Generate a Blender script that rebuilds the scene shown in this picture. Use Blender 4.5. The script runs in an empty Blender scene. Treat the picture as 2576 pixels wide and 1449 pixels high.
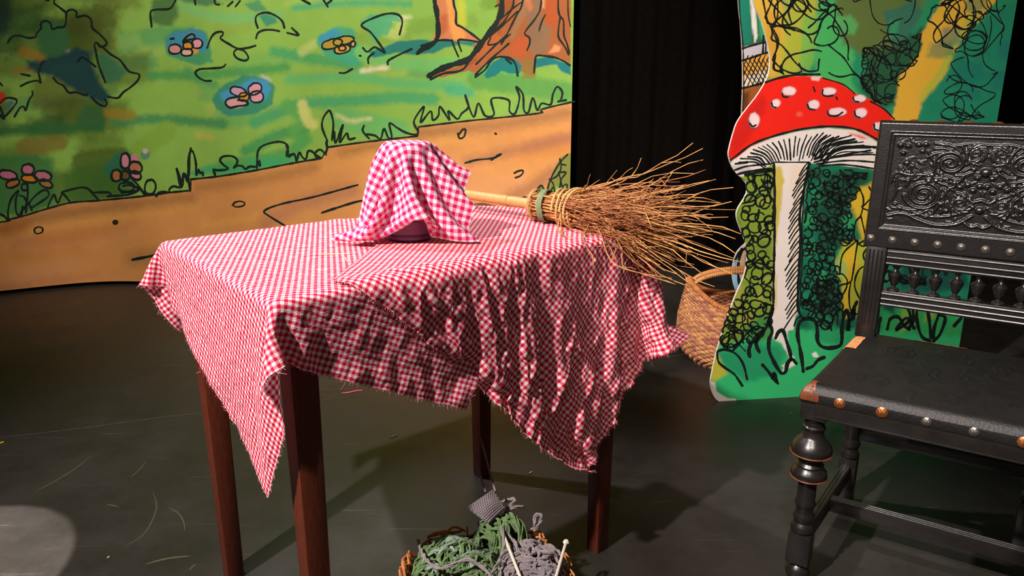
import bpy, bmesh, math, random, zlib, base64
import numpy as np
from mathutils import Vector, Matrix

# ------------------------------------------------------------------ camera, world, lights, exposure
SC = bpy.context.scene
COL = SC.collection
F_PX, PITCH, CAM_H = 1900.0, math.radians(15.5), 1.06
cam_data = bpy.data.cameras.new('camera')
cam_data.sensor_width = 36.0
cam_data.lens = 36.0 * F_PX / 2576.0
cam_data.clip_start = 0.02
cam = bpy.data.objects.new('camera', cam_data)
COL.objects.link(cam)
cam.location = (0, 0, CAM_H)
cam.rotation_euler = (math.pi / 2 - PITCH, 0, 0)
SC.camera = cam
SC.view_settings.view_transform = 'Standard'
SC.view_settings.look = 'None'
SC.view_settings.gamma = 1.0
SC.view_settings.exposure = 0.0
SC.view_settings.use_curve_mapping = False

world = bpy.data.worlds.new('dark_theatre')
SC.world = world
world.use_nodes = True
world.node_tree.nodes['Background'].inputs[0].default_value = (1.0, 0.86, 0.76, 1)
world.node_tree.nodes['Background'].inputs[1].default_value = 0.085

def spot(name, loc, aim, watts, color, cone, blend=0.5, radius=0.06):
    d = bpy.data.lights.new(name, 'SPOT')
    d.energy = watts; d.color = color
    d.spot_size = math.radians(cone); d.spot_blend = blend
    d.shadow_soft_size = radius
    o = bpy.data.objects.new(name, d)
    COL.objects.link(o)
    o.location = loc
    o.rotation_euler = (Vector(aim) - Vector(loc)).to_track_quat('-Z', 'Y').to_euler()
    return o

spot('spot_table_back', (-1.75, 2.35, 3.3), (-0.1, 1.45, 0.75), 430, (1.0, 0.90, 0.95), 30, 0.6, 0.05)
spot('spot_table_front', (-1.75, -0.55, 3.1), (-0.1, 1.55, 0.45), 1000, (1.0, 0.89, 0.85), 58, 0.7, 0.05)
spot('spot_backdrop', (0.60, 1.0, 3.7), (-0.42, 3.85, 1.15), 920, (1.0, 0.89, 0.74), 57, 0.75, 0.10)
spot('spot_right_wash', (-0.3, -1.0, 3.2), (1.25, 2.15, 0.55), 380, (1.0, 0.88, 0.78), 36, 0.7, 0.12)
spot('spot_floor_pool', (-1.9, -0.6, 3.2), (-1.31, 1.36, 0.0), 3200, (1.0, 0.93, 0.90), 9.0, 0.05, 0.008)

# ------------------------------------------------------------------ measuring helpers (photo pixel -> place)
_c, _s = math.cos(PITCH), math.sin(PITCH)
def ray(px, py):
    u = np.asarray(px, float) - 1288.0; v = np.asarray(py, float) - 724.5
    return u, F_PX * _c - v * _s, -(F_PX * _s + v * _c)
def at_z(px, py, z):
    dx, dy, dz = ray(px, py); k = (z - CAM_H) / dz
    return np.stack([dx * k, dy * k, np.full_like(dx * k, z)], -1)
def at_y(px, py, y):
    dx, dy, dz = ray(px, py); k = y / dy
    return np.stack([dx * k, dy * k, CAM_H + dz * k], -1)
def proj(P):
    P = np.asarray(P, float); d = CAM_H - P[..., 2]
    cz = P[..., 1] * _c + d * _s; v = d * _c - P[..., 1] * _s
    return 1288 + F_PX * P[..., 0] / cz, 724.5 + F_PX * v / cz

# ------------------------------------------------------------------ mesh helpers
class MB:
    def __init__(s): s.v = []; s.f = []; s.n = 0
    def add(s, v, f):
        v = np.asarray(v, float).reshape(-1, 3)
        s.v.append(v); s.f += [tuple(i + s.n for i in q) for q in f]; s.n += len(v)
        return s
    def box(s, c, h, R=None, taper=1.0, bev=0.0):
        c = np.array(c, float); h = np.array(h, float)
        if bev > 0:
            bm = bmesh.new()
            vs = [bm.verts.new((x * h[0] * (taper if z < 0 else 1), y * h[1] * (taper if z < 0 else 1), z * h[2])) for z in (-1, 1) for x, y in ((-1, -1), (1, -1), (1, 1), (-1, 1))]
            for q in ((3, 2, 1, 0), (4, 5, 6, 7), (0, 1, 5, 4), (1, 2, 6, 5), (2, 3, 7, 6), (3, 0, 4, 7)): bm.faces.new([vs[i] for i in q])
            bmesh.ops.bevel(bm, geom=bm.edges[:], offset=bev, segments=2, affect='EDGES', profile=.5)
            bm.verts.index_update()
            V = np.array([v.co[:] for v in bm.verts]); Fc = [tuple(v.index for v in f.verts) for f in bm.faces]
            bm.free()
        else:
            V = np.array([(x * h[0] * (taper if z < 0 else 1), y * h[1] * (taper if z < 0 else 1), z * h[2]) for z in (-1, 1) for x, y in ((-1, -1), (1, -1), (1, 1), (-1, 1))])
            Fc = [(3, 2, 1, 0), (4, 5, 6, 7), (0, 1, 5, 4), (1, 2, 6, 5), (2, 3, 7, 6), (3, 0, 4, 7)]
        if R is not None: V = V @ np.array(R).T
        return s.add(V + c, Fc)
    def tube(s, pts, rad, sides=6, closed=False, cap=True):
        P = np.asarray(pts, float); n = len(P)
        r = np.broadcast_to(np.asarray(rad, float), (n,))
        T = np.gradient(P, axis=0) if not closed else np.roll(P, -1, 0) - np.roll(P, 1, 0)
        T /= np.maximum(np.linalg.norm(T, axis=1, keepdims=True), 1e-12)
        a = np.array([0, 0, 1.0]) if abs(T[0, 2]) < .9 else np.array([1.0, 0, 0])
        N = np.cross(T[0], a); N /= np.linalg.norm(N)
        ang = np.arange(sides) * 2 * math.pi / sides
        ca, sa = np.cos(ang)[:, None], np.sin(ang)[:, None]
        V = []
        for i in range(n):
            N = N - T[i] * (N @ T[i]); N /= max(np.linalg.norm(N), 1e-12)
            Bn = np.cross(T[i], N)
            V.append(P[i] + r[i] * (ca * N + sa * Bn))
        V = np.concatenate(V)
        Fc = []
        m = n if closed else n - 1
        for i in range(m):
            a0 = i * sides; b0 = ((i + 1) % n) * sides
            for k in range(sides):
                k2 = (k + 1) % sides
                Fc.append((a0 + k, a0 + k2, b0 + k2, b0 + k))
        if cap and not closed:
            Fc.append(tuple(range(sides))[::-1]); Fc.append(tuple((n - 1) * sides + k for k in range(sides)))
        return s.add(V, Fc)
    def lathe(s, prof, c=(0, 0, 0), seg=24, R=None):
        # prof: list of (r, z)
        n = len(prof); ang = np.arange(seg) * 2 * math.pi / seg
        V = np.concatenate([np.stack([r * np.cos(ang), r * np.sin(ang), np.full(seg, z)], 1) for r, z in prof])
        Fc = [(i * seg + k, i * seg + (k + 1) % seg, (i + 1) * seg + (k + 1) % seg, (i + 1) * seg + k) for i in range(n - 1) for k in range(seg)]
        if prof[0][0] > 1e-4: Fc.append(tuple(range(seg))[::-1])
        if prof[-1][0] > 1e-4: Fc.append(tuple((n - 1) * seg + k for k in range(seg)))
        if R is not None: V = V @ np.array(R).T
        return s.add(V + np.array(c, float), Fc)
    def build(s, name, mat, parent=None, smooth=True, angle=40):
        me = bpy.data.meshes.new(name)
        V = np.concatenate(s.v) if s.v else np.zeros((0, 3))
        if parent is not None:
            V = V - np.array(parent_origin(parent))
        me.from_pydata(V.tolist(), [], s.f)
        return finish(name, me, mat, parent, smooth, angle)
def parent_origin(p):
    o = Vector((0, 0, 0))
    while p is not None:
        o += p.location; p = p.parent
    return o
def finish(name, me, mat, parent=None, smooth=True, angle=40):
    if mat is not None: me.materials.append(mat)
    if smooth:
        me.polygons.foreach_set('use_smooth', [True] * len(me.polygons))
        if angle < 179:
            me.set_sharp_from_angle(angle=math.radians(angle))
    me.update()
    o = bpy.data.objects.new(name, me)
    COL.objects.link(o)
    if parent is not None: o.parent = parent
    return o
def grid_faces(n, m, flip=False):
    a = (np.arange(n - 1)[:, None] * m + np.arange(m - 1)[None]).ravel()
    q = np.stack([a, a + 1, a + m + 1, a + m], 1)
    return q[:, ::-1] if flip else q
def big_mesh(name, V, Fq, mat, parent=None, colors=None, uv=None, smooth=True, angle=180):
    me = bpy.data.meshes.new(name)
    V = np.asarray(V, np.float32)
    if parent is not None: V = V - np.array(parent_origin(parent), np.float32)
    Fq = np.asarray(Fq, np.int32)
    me.vertices.add(len(V)); me.vertices.foreach_set('co', V.ravel())
    me.loops.add(Fq.size); me.loops.foreach_set('vertex_index', Fq.ravel())
    me.polygons.add(len(Fq)); me.polygons.foreach_set('loop_start', np.arange(0, Fq.size, Fq.shape[1], dtype=np.int32))
    me.update(calc_edges=True)
    if colors is not None:
        ca = me.color_attributes.new('paint', 'FLOAT_COLOR', 'POINT')
        c4 = np.ones((len(V), 4), np.float32); c4[:, :3] = colors
        ca.data.foreach_set('color', c4.ravel())
    if uv is not None:
        ul = me.uv_layers.new(name='weave')
        ul.data.foreach_set('uv', np.asarray(uv, np.float32)[Fq.ravel()].ravel())
    me.validate()
    return finish(name, me, mat, parent, smooth, angle)
def empty(name, loc=(0, 0, 0), rz=0.0):
    o = bpy.data.objects.new(name, None); COL.objects.link(o)
    o.location = loc; o.rotation_euler = (0, 0, rz); o.empty_display_size = 0.05
    return o
def tag(o, label=None, cat=None, group=None, kind=None):
    if label: o['label'] = label
    if cat: o['category'] = cat
    if group: o['group'] = group
    if kind: o['kind'] = kind
    return o

# ------------------------------------------------------------------ colour and noise helpers
def lin(c):
    c = np.asarray(c, float) / 255.0
    return np.where(c <= .04045, c / 12.92, ((c + .055) / 1.055) ** 2.4)
def L4(r, g, b): return tuple(lin((r, g, b))) + (1.0,)
_NG = np.random.default_rng(77).random((64, 64))
def vnoise(x, y, k=0):
    x = np.asarray(x, float) + k * 17.3; y = np.asarray(y, float) + k * 9.1
    xi = np.floor(x).astype(int); yi = np.floor(y).astype(int)
    fx = x - xi; fy = y - yi
    fx = fx * fx * (3 - 2 * fx); fy = fy * fy * (3 - 2 * fy)
    g = lambda a, b: _NG[a % 64, b % 64]
    return (g(xi, yi) * (1 - fx) + g(xi + 1, yi) * fx) * (1 - fy) + (g(xi, yi + 1) * (1 - fx) + g(xi + 1, yi + 1) * fx) * fy
def fnoise(x, y, k=0):
    return (vnoise(x, y, k) + .5 * vnoise(x * 2.1, y * 2.1, k + 3) + .25 * vnoise(x * 4.3, y * 4.3, k + 5)) / 1.75
def spline(pts, step=3.0, closed=False):
    P = np.asarray(pts, float)
    if len(P) < 3:
        n = max(2, int(np.linalg.norm(P[-1] - P[0]) / step)); t = np.linspace(0, 1, n)[:, None]
        return P[0] * (1 - t) + P[-1] * t
    if closed: Q = np.concatenate([P[-1:], P, P[:2]])
    else: Q = np.concatenate([2 * P[:1] - P[1:2], P, 2 * P[-1:] - P[-2:-1]])
    out = []
    for i in range(1, len(Q) - 2):
        p0, p1, p2, p3 = Q[i - 1:i + 3]
        n = max(2, int(np.linalg.norm(p2 - p1) / step)); t = (np.arange(n) / n)[:, None]
        out.append(.5 * ((2 * p1) + (-p0 + p2) * t + (2 * p0 - 5 * p1 + 4 * p2 - p3) * t ** 2 + (-p0 + 3 * p1 - 3 * p2 + p3) * t ** 3))
    out.append((P[:1] if closed else P[-1:]))
    return np.concatenate(out)
def ellipse(cx, cy, rx, ry, rot=0, n=18, jit=0.04, seed=0):
    r = np.random.default_rng(seed); a = np.linspace(0, 2 * math.pi, n, endpoint=True); j = 1 + r.normal(0, jit, n); j[-1] = j[0]
    x = rx * np.cos(a) * j; y = ry * np.sin(a) * j; c, s = math.cos(rot), math.sin(rot)
    return np.stack([cx + x * c - y * s, cy + x * s + y * c], 1)
def inside(poly, x, y):
    poly = np.asarray(poly, float); r = np.zeros(x.shape, bool); j = len(poly) - 1
    for i in range(len(poly)):
        (xi, yi), (xj, yj) = poly[i], poly[j]
        if yi != yj:
            c = ((yi > y) != (yj > y)) & (x < (xj - xi) * (y - yi) / (yj - yi) + xi)
            r ^= c
        j = i
    return r
def edge_dist(poly, x, y, closed=True):
    poly = np.asarray(poly, float); d = np.full(x.shape, 1e9); n = len(poly)
    for i in range(n if closed else n - 1):
        a = poly[i]; b = poly[(i + 1) % n]; ab = b - a; L = max(ab @ ab, 1e-9)
        t = np.clip(((x - a[0]) * ab[0] + (y - a[1]) * ab[1]) / L, 0, 1)
        d = np.minimum(d, np.hypot(x - a[0] - t * ab[0], y - a[1] - t * ab[1]))
    return d
class Canvas:
    # paint evaluated on the vertices of a painted cloth or board
    def __init__(s, x, y, base):
        s.x, s.y = x, y; s.c = np.tile(lin(base), (len(x), 1)); s.k = 0
    def wash(s, poly, col, soft=5, op=1.0, rough=4):
        poly = np.asarray(poly, float); s.k += 1
        m = soft + rough + 2
        b = (s.x > poly[:, 0].min() - m) & (s.x < poly[:, 0].max() + m) & (s.y > poly[:, 1].min() - m) & (s.y < poly[:, 1].max() + m)
        i = np.nonzero(b)[0]
        if not len(i): return
        x, y = s.x[i], s.y[i]
        d = edge_dist(poly, x, y); d = np.where(inside(poly, x, y), d, -d)
        d = d + rough * 2 * (fnoise(x / 14., y / 14., s.k) - .5)
        a = np.clip(.5 + d / (2 * max(soft, .3)), 0, 1); a = a * a * (3 - 2 * a) * op
        s.c[i] = s.c[i] * (1 - a[:, None]) + lin(col) * a[:, None]
    def stroke(s, pts, w, col, soft=4, op=1.0, rough=2):
        p = spline(pts, 8); s.k += 1; m = w + soft + rough
        b = (s.x > p[:, 0].min() - m) & (s.x < p[:, 0].max() + m) & (s.y > p[:, 1].min() - m) & (s.y < p[:, 1].max() + m)
        i = np.nonzero(b)[0]
        if not len(i): return
        x, y = s.x[i], s.y[i]
        d = w / 2 - edge_dist(p, x, y, False) + rough * 2 * (fnoise(x / 9., y / 9., s.k) - .5)
        a = np.clip(.5 + d / (2 * max(soft, .3)), 0, 1) * op
        s.c[i] = s.c[i] * (1 - a[:, None]) + lin(col) * a[:, None]
def Z(ox, oy, k, pts): return [(ox + a / k, oy + b / k) for a, b in pts]
def ribbons(lines, to3, name, mat, parent, seed=1):
    # lines: (pts_px, width_px); to3 maps px arrays -> 3-D points just in front of the painted surface
    rng = np.random.default_rng(seed); V = []; Fc = []; n0 = 0
    for pts, w in lines:
        p = spline(pts, 3.0)
        if len(p) < 2: continue
        t = np.gradient(p, axis=0); t /= np.maximum(np.linalg.norm(t, axis=1, keepdims=True), 1e-9)
        # round caps
        p = np.concatenate([p[:1] - t[:1] * w * .45, p, p[-1:] + t[-1:] * w * .45]); t = np.concatenate([t[:1], t, t[-1:]])
        nrm = np.stack([-t[:, 1], t[:, 0]], 1)
        hw = w / 2 * (1 + .16 * np.sin(np.arange(len(p)) * .37 + rng.random() * 6) + rng.normal(0, .07, len(p)))
        hw[0] *= .45; hw[-1] *= .45
        a = p + nrm * hw[:, None]; b = p - nrm * hw[:, None]
        q = np.stack([a, b], 1).reshape(-1, 2)
        V.append(q)
        for i in range(len(p) - 1): Fc.append((n0 + 2 * i, n0 + 2 * i + 1, n0 + 2 * i + 3, n0 + 2 * i + 2))
        n0 += len(q)
    q = np.concatenate(V)
    return tag(big_mesh(name, to3(q[:, 0], q[:, 1]), np.array(Fc), mat, parent, smooth=False), kind='stuff')

# ------------------------------------------------------------------ materials (all procedural)
def new_mat(name):
    m = bpy.data.materials.new(name); m.use_nodes = True
    nt = m.node_tree; b = nt.nodes['Principled BSDF']
    return m, nt, b
def nd(nt, typ, **kw):
    n = nt.nodes.new(typ)
    for k, v in kw.items():
        if k == 'inp':
            for i, val in v.items(): n.inputs[i].default_value = val
        else: setattr(n, k, v)
    return n
def lk(nt, a, b): nt.links.new(a, b)
def simple(name, col, rough=.6, spec=.5, noise=0.0, nscale=30, bump=0.0, bscale=80, coat=0.0, metal=0.0, stretch=None, col2=None, sheen=0.0):
    m, nt, b = new_mat(name)
    b.inputs['Base Color'].default_value = L4(*col); b.inputs['Roughness'].default_value = rough
    b.inputs['Specular IOR Level'].default_value = spec; b.inputs['Metallic'].default_value = metal
    if coat: b.inputs['Coat Weight'].default_value = coat; b.inputs['Coat Roughness'].default_value = .15
    if sheen: b.inputs['Sheen Weight'].default_value = sheen
    tc = nd(nt, 'ShaderNodeTexCoord'); vec = tc.outputs['Object']
    if stretch:
        mp = nd(nt, 'ShaderNodeMapping'); mp.inputs['Scale'].default_value = stretch; lk(nt, vec, mp.inputs[0]); vec = mp.outputs[0]
    if noise:
        n = nd(nt, 'ShaderNodeTexNoise', inp={'Scale': nscale, 'Detail': 6.0, 'Roughness': .65}); lk(nt, vec, n.inputs['Vector'])
        r = nd(nt, 'ShaderNodeMapRange', inp={1: .3, 2: .7}); lk(nt, n.outputs['Fac'], r.inputs[0])
        mx = nd(nt, 'ShaderNodeMix', data_type='RGBA')
        c1 = np.array(lin(col)); c2 = lin(col2) if col2 else c1 * (1 - noise)
        mx.inputs[6].default_value = tuple(c2) + (1,); mx.inputs[7].default_value = tuple(np.minimum(c1 * (1 if col2 else 1 + noise * .5), 1)) + (1,)
        lk(nt, r.outputs[0], mx.inputs[0]); lk(nt, mx.outputs[2], b.inputs['Base Color'])
    if bump:
        n2 = nd(nt, 'ShaderNodeTexNoise', inp={'Scale': bscale, 'Detail': 4.0}); lk(nt, vec, n2.inputs['Vector'])
        bp = nd(nt, 'ShaderNodeBump', inp={'Strength': bump, 'Distance': .002}); lk(nt, n2.outputs['Fac'], bp.inputs['Height']); lk(nt, bp.outputs[0], b.inputs['Normal'])
    return m
def paint_mat(name, rough=.8, grain=.10, weave=900.0, spec=.25):
    m, nt, b = new_mat(name)
    at = nd(nt, 'ShaderNodeAttribute', attribute_name='paint')
    tc = nd(nt, 'ShaderNodeTexCoord')
    n = nd(nt, 'ShaderNodeTexNoise', inp={'Scale': 260.0, 'Detail': 3.0}); lk(nt, tc.outputs['Object'], n.inputs['Vector'])
    n3 = nd(nt, 'ShaderNodeTexNoise', inp={'Scale': 9.0, 'Detail': 4.0}); lk(nt, tc.outputs['Object'], n3.inputs['Vector'])
    ad = nd(nt, 'ShaderNodeMath', operation='ADD'); lk(nt, n.outputs['Fac'], ad.inputs[0]); lk(nt, n3.outputs['Fac'], ad.inputs[1])
    r = nd(nt, 'ShaderNodeMapRange', inp={1: .6, 2: 1.4, 3: 1 - grain, 4: 1 + grain}); lk(nt, ad.outputs[0], r.inputs[0])
    mu = nd(nt, 'ShaderNodeVectorMath', operation='SCALE'); lk(nt, at.outputs['Color'], mu.inputs[0]); lk(nt, r.outputs[0], mu.inputs['Scale'])
    lk(nt, mu.outputs[0], b.inputs['Base Color'])
    b.inputs['Roughness'].default_value = rough; b.inputs['Specular IOR Level'].default_value = spec
    n2 = nd(nt, 'ShaderNodeTexNoise', inp={'Scale': weave, 'Detail': 1.0}); lk(nt, tc.outputs['Object'], n2.inputs['Vector'])
    bp = nd(nt, 'ShaderNodeBump', inp={'Strength': .08, 'Distance': .001}); lk(nt, n2.outputs['Fac'], bp.inputs['Height']); lk(nt, bp.outputs[0], b.inputs['Normal'])
    return m
def gingham(name, period, red, pink, white, pucker=.6):
    m, nt, b = new_mat(name)
    uv = nd(nt, 'ShaderNodeUVMap', uv_map='weave')
    nz = nd(nt, 'ShaderNodeTexNoise', inp={'Scale': 90.0, 'Detail': 2.0}); lk(nt, uv.outputs[0], nz.inputs['Vector'])
    sb = nd(nt, 'ShaderNodeVectorMath', operation='SUBTRACT'); lk(nt, nz.outputs['Color'], sb.inputs[0]); sb.inputs[1].default_value = (.5, .5, .5)
    sc = nd(nt, 'ShaderNodeVectorMath', operation='SCALE'); lk(nt, sb.outputs[0], sc.inputs[0]); sc.inputs['Scale'].default_value = period * .22
    ad = nd(nt, 'ShaderNodeVectorMath', operation='ADD'); lk(nt, uv.outputs[0], ad.inputs[0]); lk(nt, sc.outputs[0], ad.inputs[1])
    sp = nd(nt, 'ShaderNodeSeparateXYZ'); lk(nt, ad.outputs[0], sp.inputs[0])
    st = []
    for k in (0, 1):
        mu = nd(nt, 'ShaderNodeMath', operation='MULTIPLY'); lk(nt, sp.outputs[k], mu.inputs[0]); mu.inputs[1].default_value = 1 / period
        pp = nd(nt, 'ShaderNodeMath', operation='PINGPONG'); lk(nt, mu.outputs[0], pp.inputs[0]); pp.inputs[1].default_value = .5
        mr = nd(nt, 'ShaderNodeMapRange', inp={1: .225, 2: .275}); lk(nt, pp.outputs[0], mr.inputs[0])
        st.append(mr.outputs[0])
    sm = nd(nt, 'ShaderNodeMath', operation='ADD'); lk(nt, st[0], sm.inputs[0]); lk(nt, st[1], sm.inputs[1])
    hf = nd(nt, 'ShaderNodeMath', operation='MULTIPLY'); lk(nt, sm.outputs[0], hf.inputs[0]); hf.inputs[1].default_value = .5
    cr = nd(nt, 'ShaderNodeValToRGB'); e = cr.color_ramp.elements
    e[0].position = 0.0; e[0].color = tuple(lin(white)) + (1,); e[1].position = 1.0; e[1].color = tuple(lin(red)) + (1,)
    q = cr.color_ramp.elements.new(.5); q.color = tuple(lin(pink)) + (1,)
    lk(nt, hf.outputs[0], cr.inputs[0]); lk(nt, cr.outputs[0], b.inputs['Base Color'])
    b.inputs['Roughness'].default_value = .85; b.inputs['Specular IOR Level'].default_value = .15
    # puckered weave relief
    mp = nd(nt, 'ShaderNodeMapping'); mp.inputs['Scale'].default_value = (70, 240, 1); lk(nt, uv.outputs[0], mp.inputs[0])
    n2 = nd(nt, 'ShaderNodeTexNoise', inp={'Scale': 1.0, 'Detail': 2.0, 'Distortion': .6}); lk(nt, mp.outputs[0], n2.inputs['Vector'])
    n3 = nd(nt, 'ShaderNodeTexNoise', inp={'Scale': 1500.0, 'Detail': 1.0}); lk(nt, uv.outputs[0], n3.inputs['Vector'])
    bp = nd(nt, 'ShaderNodeBump', inp={'Strength': pucker, 'Distance': .0022}); lk(nt, n2.outputs['Fac'], bp.inputs['Height'])
    b2 = nd(nt, 'ShaderNodeBump', inp={'Strength': .25, 'Distance': .0004}); lk(nt, n3.outputs['Fac'], b2.inputs['Height']); lk(nt, bp.outputs[0], b2.inputs['Normal'])
    lk(nt, b2.outputs[0], b.inputs['Normal'])
    tr = nd(nt, 'ShaderNodeBsdfTranslucent'); lk(nt, cr.outputs[0], tr.inputs[0])
    ms = nd(nt, 'ShaderNodeMixShader'); ms.inputs[0].default_value = .2
    lk(nt, b.outputs[0], ms.inputs[1]); lk(nt, tr.outputs[0], ms.inputs[2]); lk(nt, ms.outputs[0], nt.nodes['Material Output'].inputs[0])
    return m
M = {}
M['ink'] = simple('black_marker_ink', (17, 34, 30), .7, .3)
M['ink_dark'] = simple('black_brush_ink', (16, 24, 22), .6, .3)
M['backdrop'] = paint_mat('painted_backdrop_cloth')
M['board'] = paint_mat('painted_board', .45, .06, 500.0, .4)
M['white_edge'] = simple('white_board_edge', (225, 222, 215), .6, .3)
M['velvet'] = simple('black_velvet', (12, 9, 8), .95, .03, .3, 40)
M['cloth_a'] = gingham('red_gingham_tablecloth', .0100, (190, 16, 50), (232, 122, 142), (238, 236, 230))
M['cloth_b'] = gingham('red_gingham_overlay', .0102, (190, 14, 48), (232, 118, 138), (238, 236, 228), .8)
M['cloth_c'] = gingham('pink_gingham_napkin', .0142, (205, 28, 92), (238, 140, 176), (242, 238, 238), .25)
M['fray'] = simple('red_white_thread', (225, 140, 150), .9, .1, .0, 60)
M['table_wood'] = simple('red_brown_stained_wood', (92, 40, 22), .45, .4, .45, 26, .1, 60, stretch=(14, 14, 1.2))
M['black_wood'] = simple('black_lacquered_wood', (28, 25, 23), .30, .6, .35, 30, .15, 90)
M['worn_wood'] = simple('rubbed_brown_wood', (120, 62, 34), .5, .4, .5, 60)
M['leather'] = simple('black_embossed_leather', (27, 25, 24), .27, .75, .4, 45, .22, 300)
M['seat_leather'] = simple('black_worn_seat_leather', (21, 19, 17), .5, .35, .5, 30, .5, 200)
M['worn_leather'] = simple('worn_tan_leather', (205, 138, 88), .7, .3, .35, 80, .4, 200)
M['nail'] = simple('dark_steel_nail', (122, 114, 106), .32, .6, .4, 300, metal=.8)
M['brass'] = simple('copper_nail', (176, 106, 60), .38, .6, .3, 300, metal=.8)
M['bamboo'] = simple('bamboo', (196, 142, 84), .5, .4, .25, 24, .15, 120, stretch=(6, 6, 6))
M['twig'] = simple('dry_birch_twig', (186, 132, 76), .7, .25, .45, 35)
M['twig_dark'] = simple('dry_brown_twig', (150, 92, 56), .7, .25, .45, 35)
M['cane'] = simple('pale_cane_binding', (206, 158, 100), .6, .3, .3, 60)
M['string'] = simple('grey_green_string', (128, 140, 104), .85, .1, .35, 200, .5, 400)
M['jug'] = simple('purple_glazed_pottery', (118, 62, 98), .42, .5, .35, 14, .1, 60)
M['jug_dark'] = simple('dark_purple_glaze', (56, 34, 74), .4, .5, .3, 20)
M['wicker'] = simple('orange_wicker', (196, 124, 70), .6, .3, .4, 30, .3, 150)
M['wicker_brown'] = simple('brown_wicker', (140, 76, 42), .6, .3, .4, 30, .3, 150)
def yarn_mat(name, col, col2):
    m = simple(name, col, .95, .05, .5, 45, 1.0, 420, col2=col2, sheen=.3); return m
M['yarn_green'] = yarn_mat('green_yarn', (108, 136, 80), (70, 98, 54))
M['yarn_mix'] = yarn_mat('pale_blue_green_yarn', (160, 178, 170), (96, 128, 104))
M['yarn_grey'] = yarn_mat('grey_yarn', (150, 138, 138), (112, 102, 108))
M['yarn_purple'] = yarn_mat('purple_yarn', (92, 60, 96), (60, 36, 66))
M['needle_white'] = simple('cream_knitting_needle', (214, 204, 188), .35, .5)
M['needle_grey'] = simple('grey_knitting_needle', (124, 106, 100), .4, .5)
M['straw'] = simple('pale_straw', (226, 196, 140), .7, .2)
M['pink'] = simple('pink_thread', (210, 84, 110), .9, .1)
M['scrap'] = simple('pale_scrap', (190, 150, 120), .8, .2)
M['yellow'] = simple('yellow_scrap', (230, 190, 40), .7, .2)
M['scuff'] = simple('pale_scuff', (88, 84, 62), .8, .2, .5, 300)
M['seam'] = simple('grey_floor_seam', (66, 62, 57), .6, .3, .6, 60)
def basket_mat():
    m, nt, b = new_mat('purple_flecked_basketry')
    uv = nd(nt, 'ShaderNodeUVMap', uv_map='weave')
    br = nd(nt, 'ShaderNodeTexBrick', inp={'Scale': 1.0, 'Mortar Size': .0, 'Brick Width': 1.0, 'Row Height': 1.0, 'Bias': -.1})
    br.offset = .5; br.inputs['Color1'].default_value = L4(214, 156, 98); br.inputs['Color2'].default_value = L4(146, 82, 84)
    lk(nt, uv.outputs[0], br.inputs['Vector'])
    n = nd(nt, 'ShaderNodeTexNoise', inp={'Scale': 3.0, 'Detail': 4.0}); lk(nt, uv.outputs[0], n.inputs['Vector'])
    mx = nd(nt, 'ShaderNodeMix', data_type='RGBA', blend_type='MULTIPLY'); mx.inputs[0].default_value = .6
    lk(nt, br.outputs['Color'], mx.inputs[6]); 
    r = nd(nt, 'ShaderNodeMapRange', inp={1: .3, 2: .7, 3: .55, 4: 1.15}); lk(nt, n.outputs['Fac'], r.inputs[0]); lk(nt, r.outputs[0], mx.inputs[7])
    lk(nt, mx.outputs[2], b.inputs['Base Color']); b.inputs['Roughness'].default_value = .65; b.inputs['Specular IOR Level'].default_value = .3
    return m
M['basket'] = basket_mat()
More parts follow.
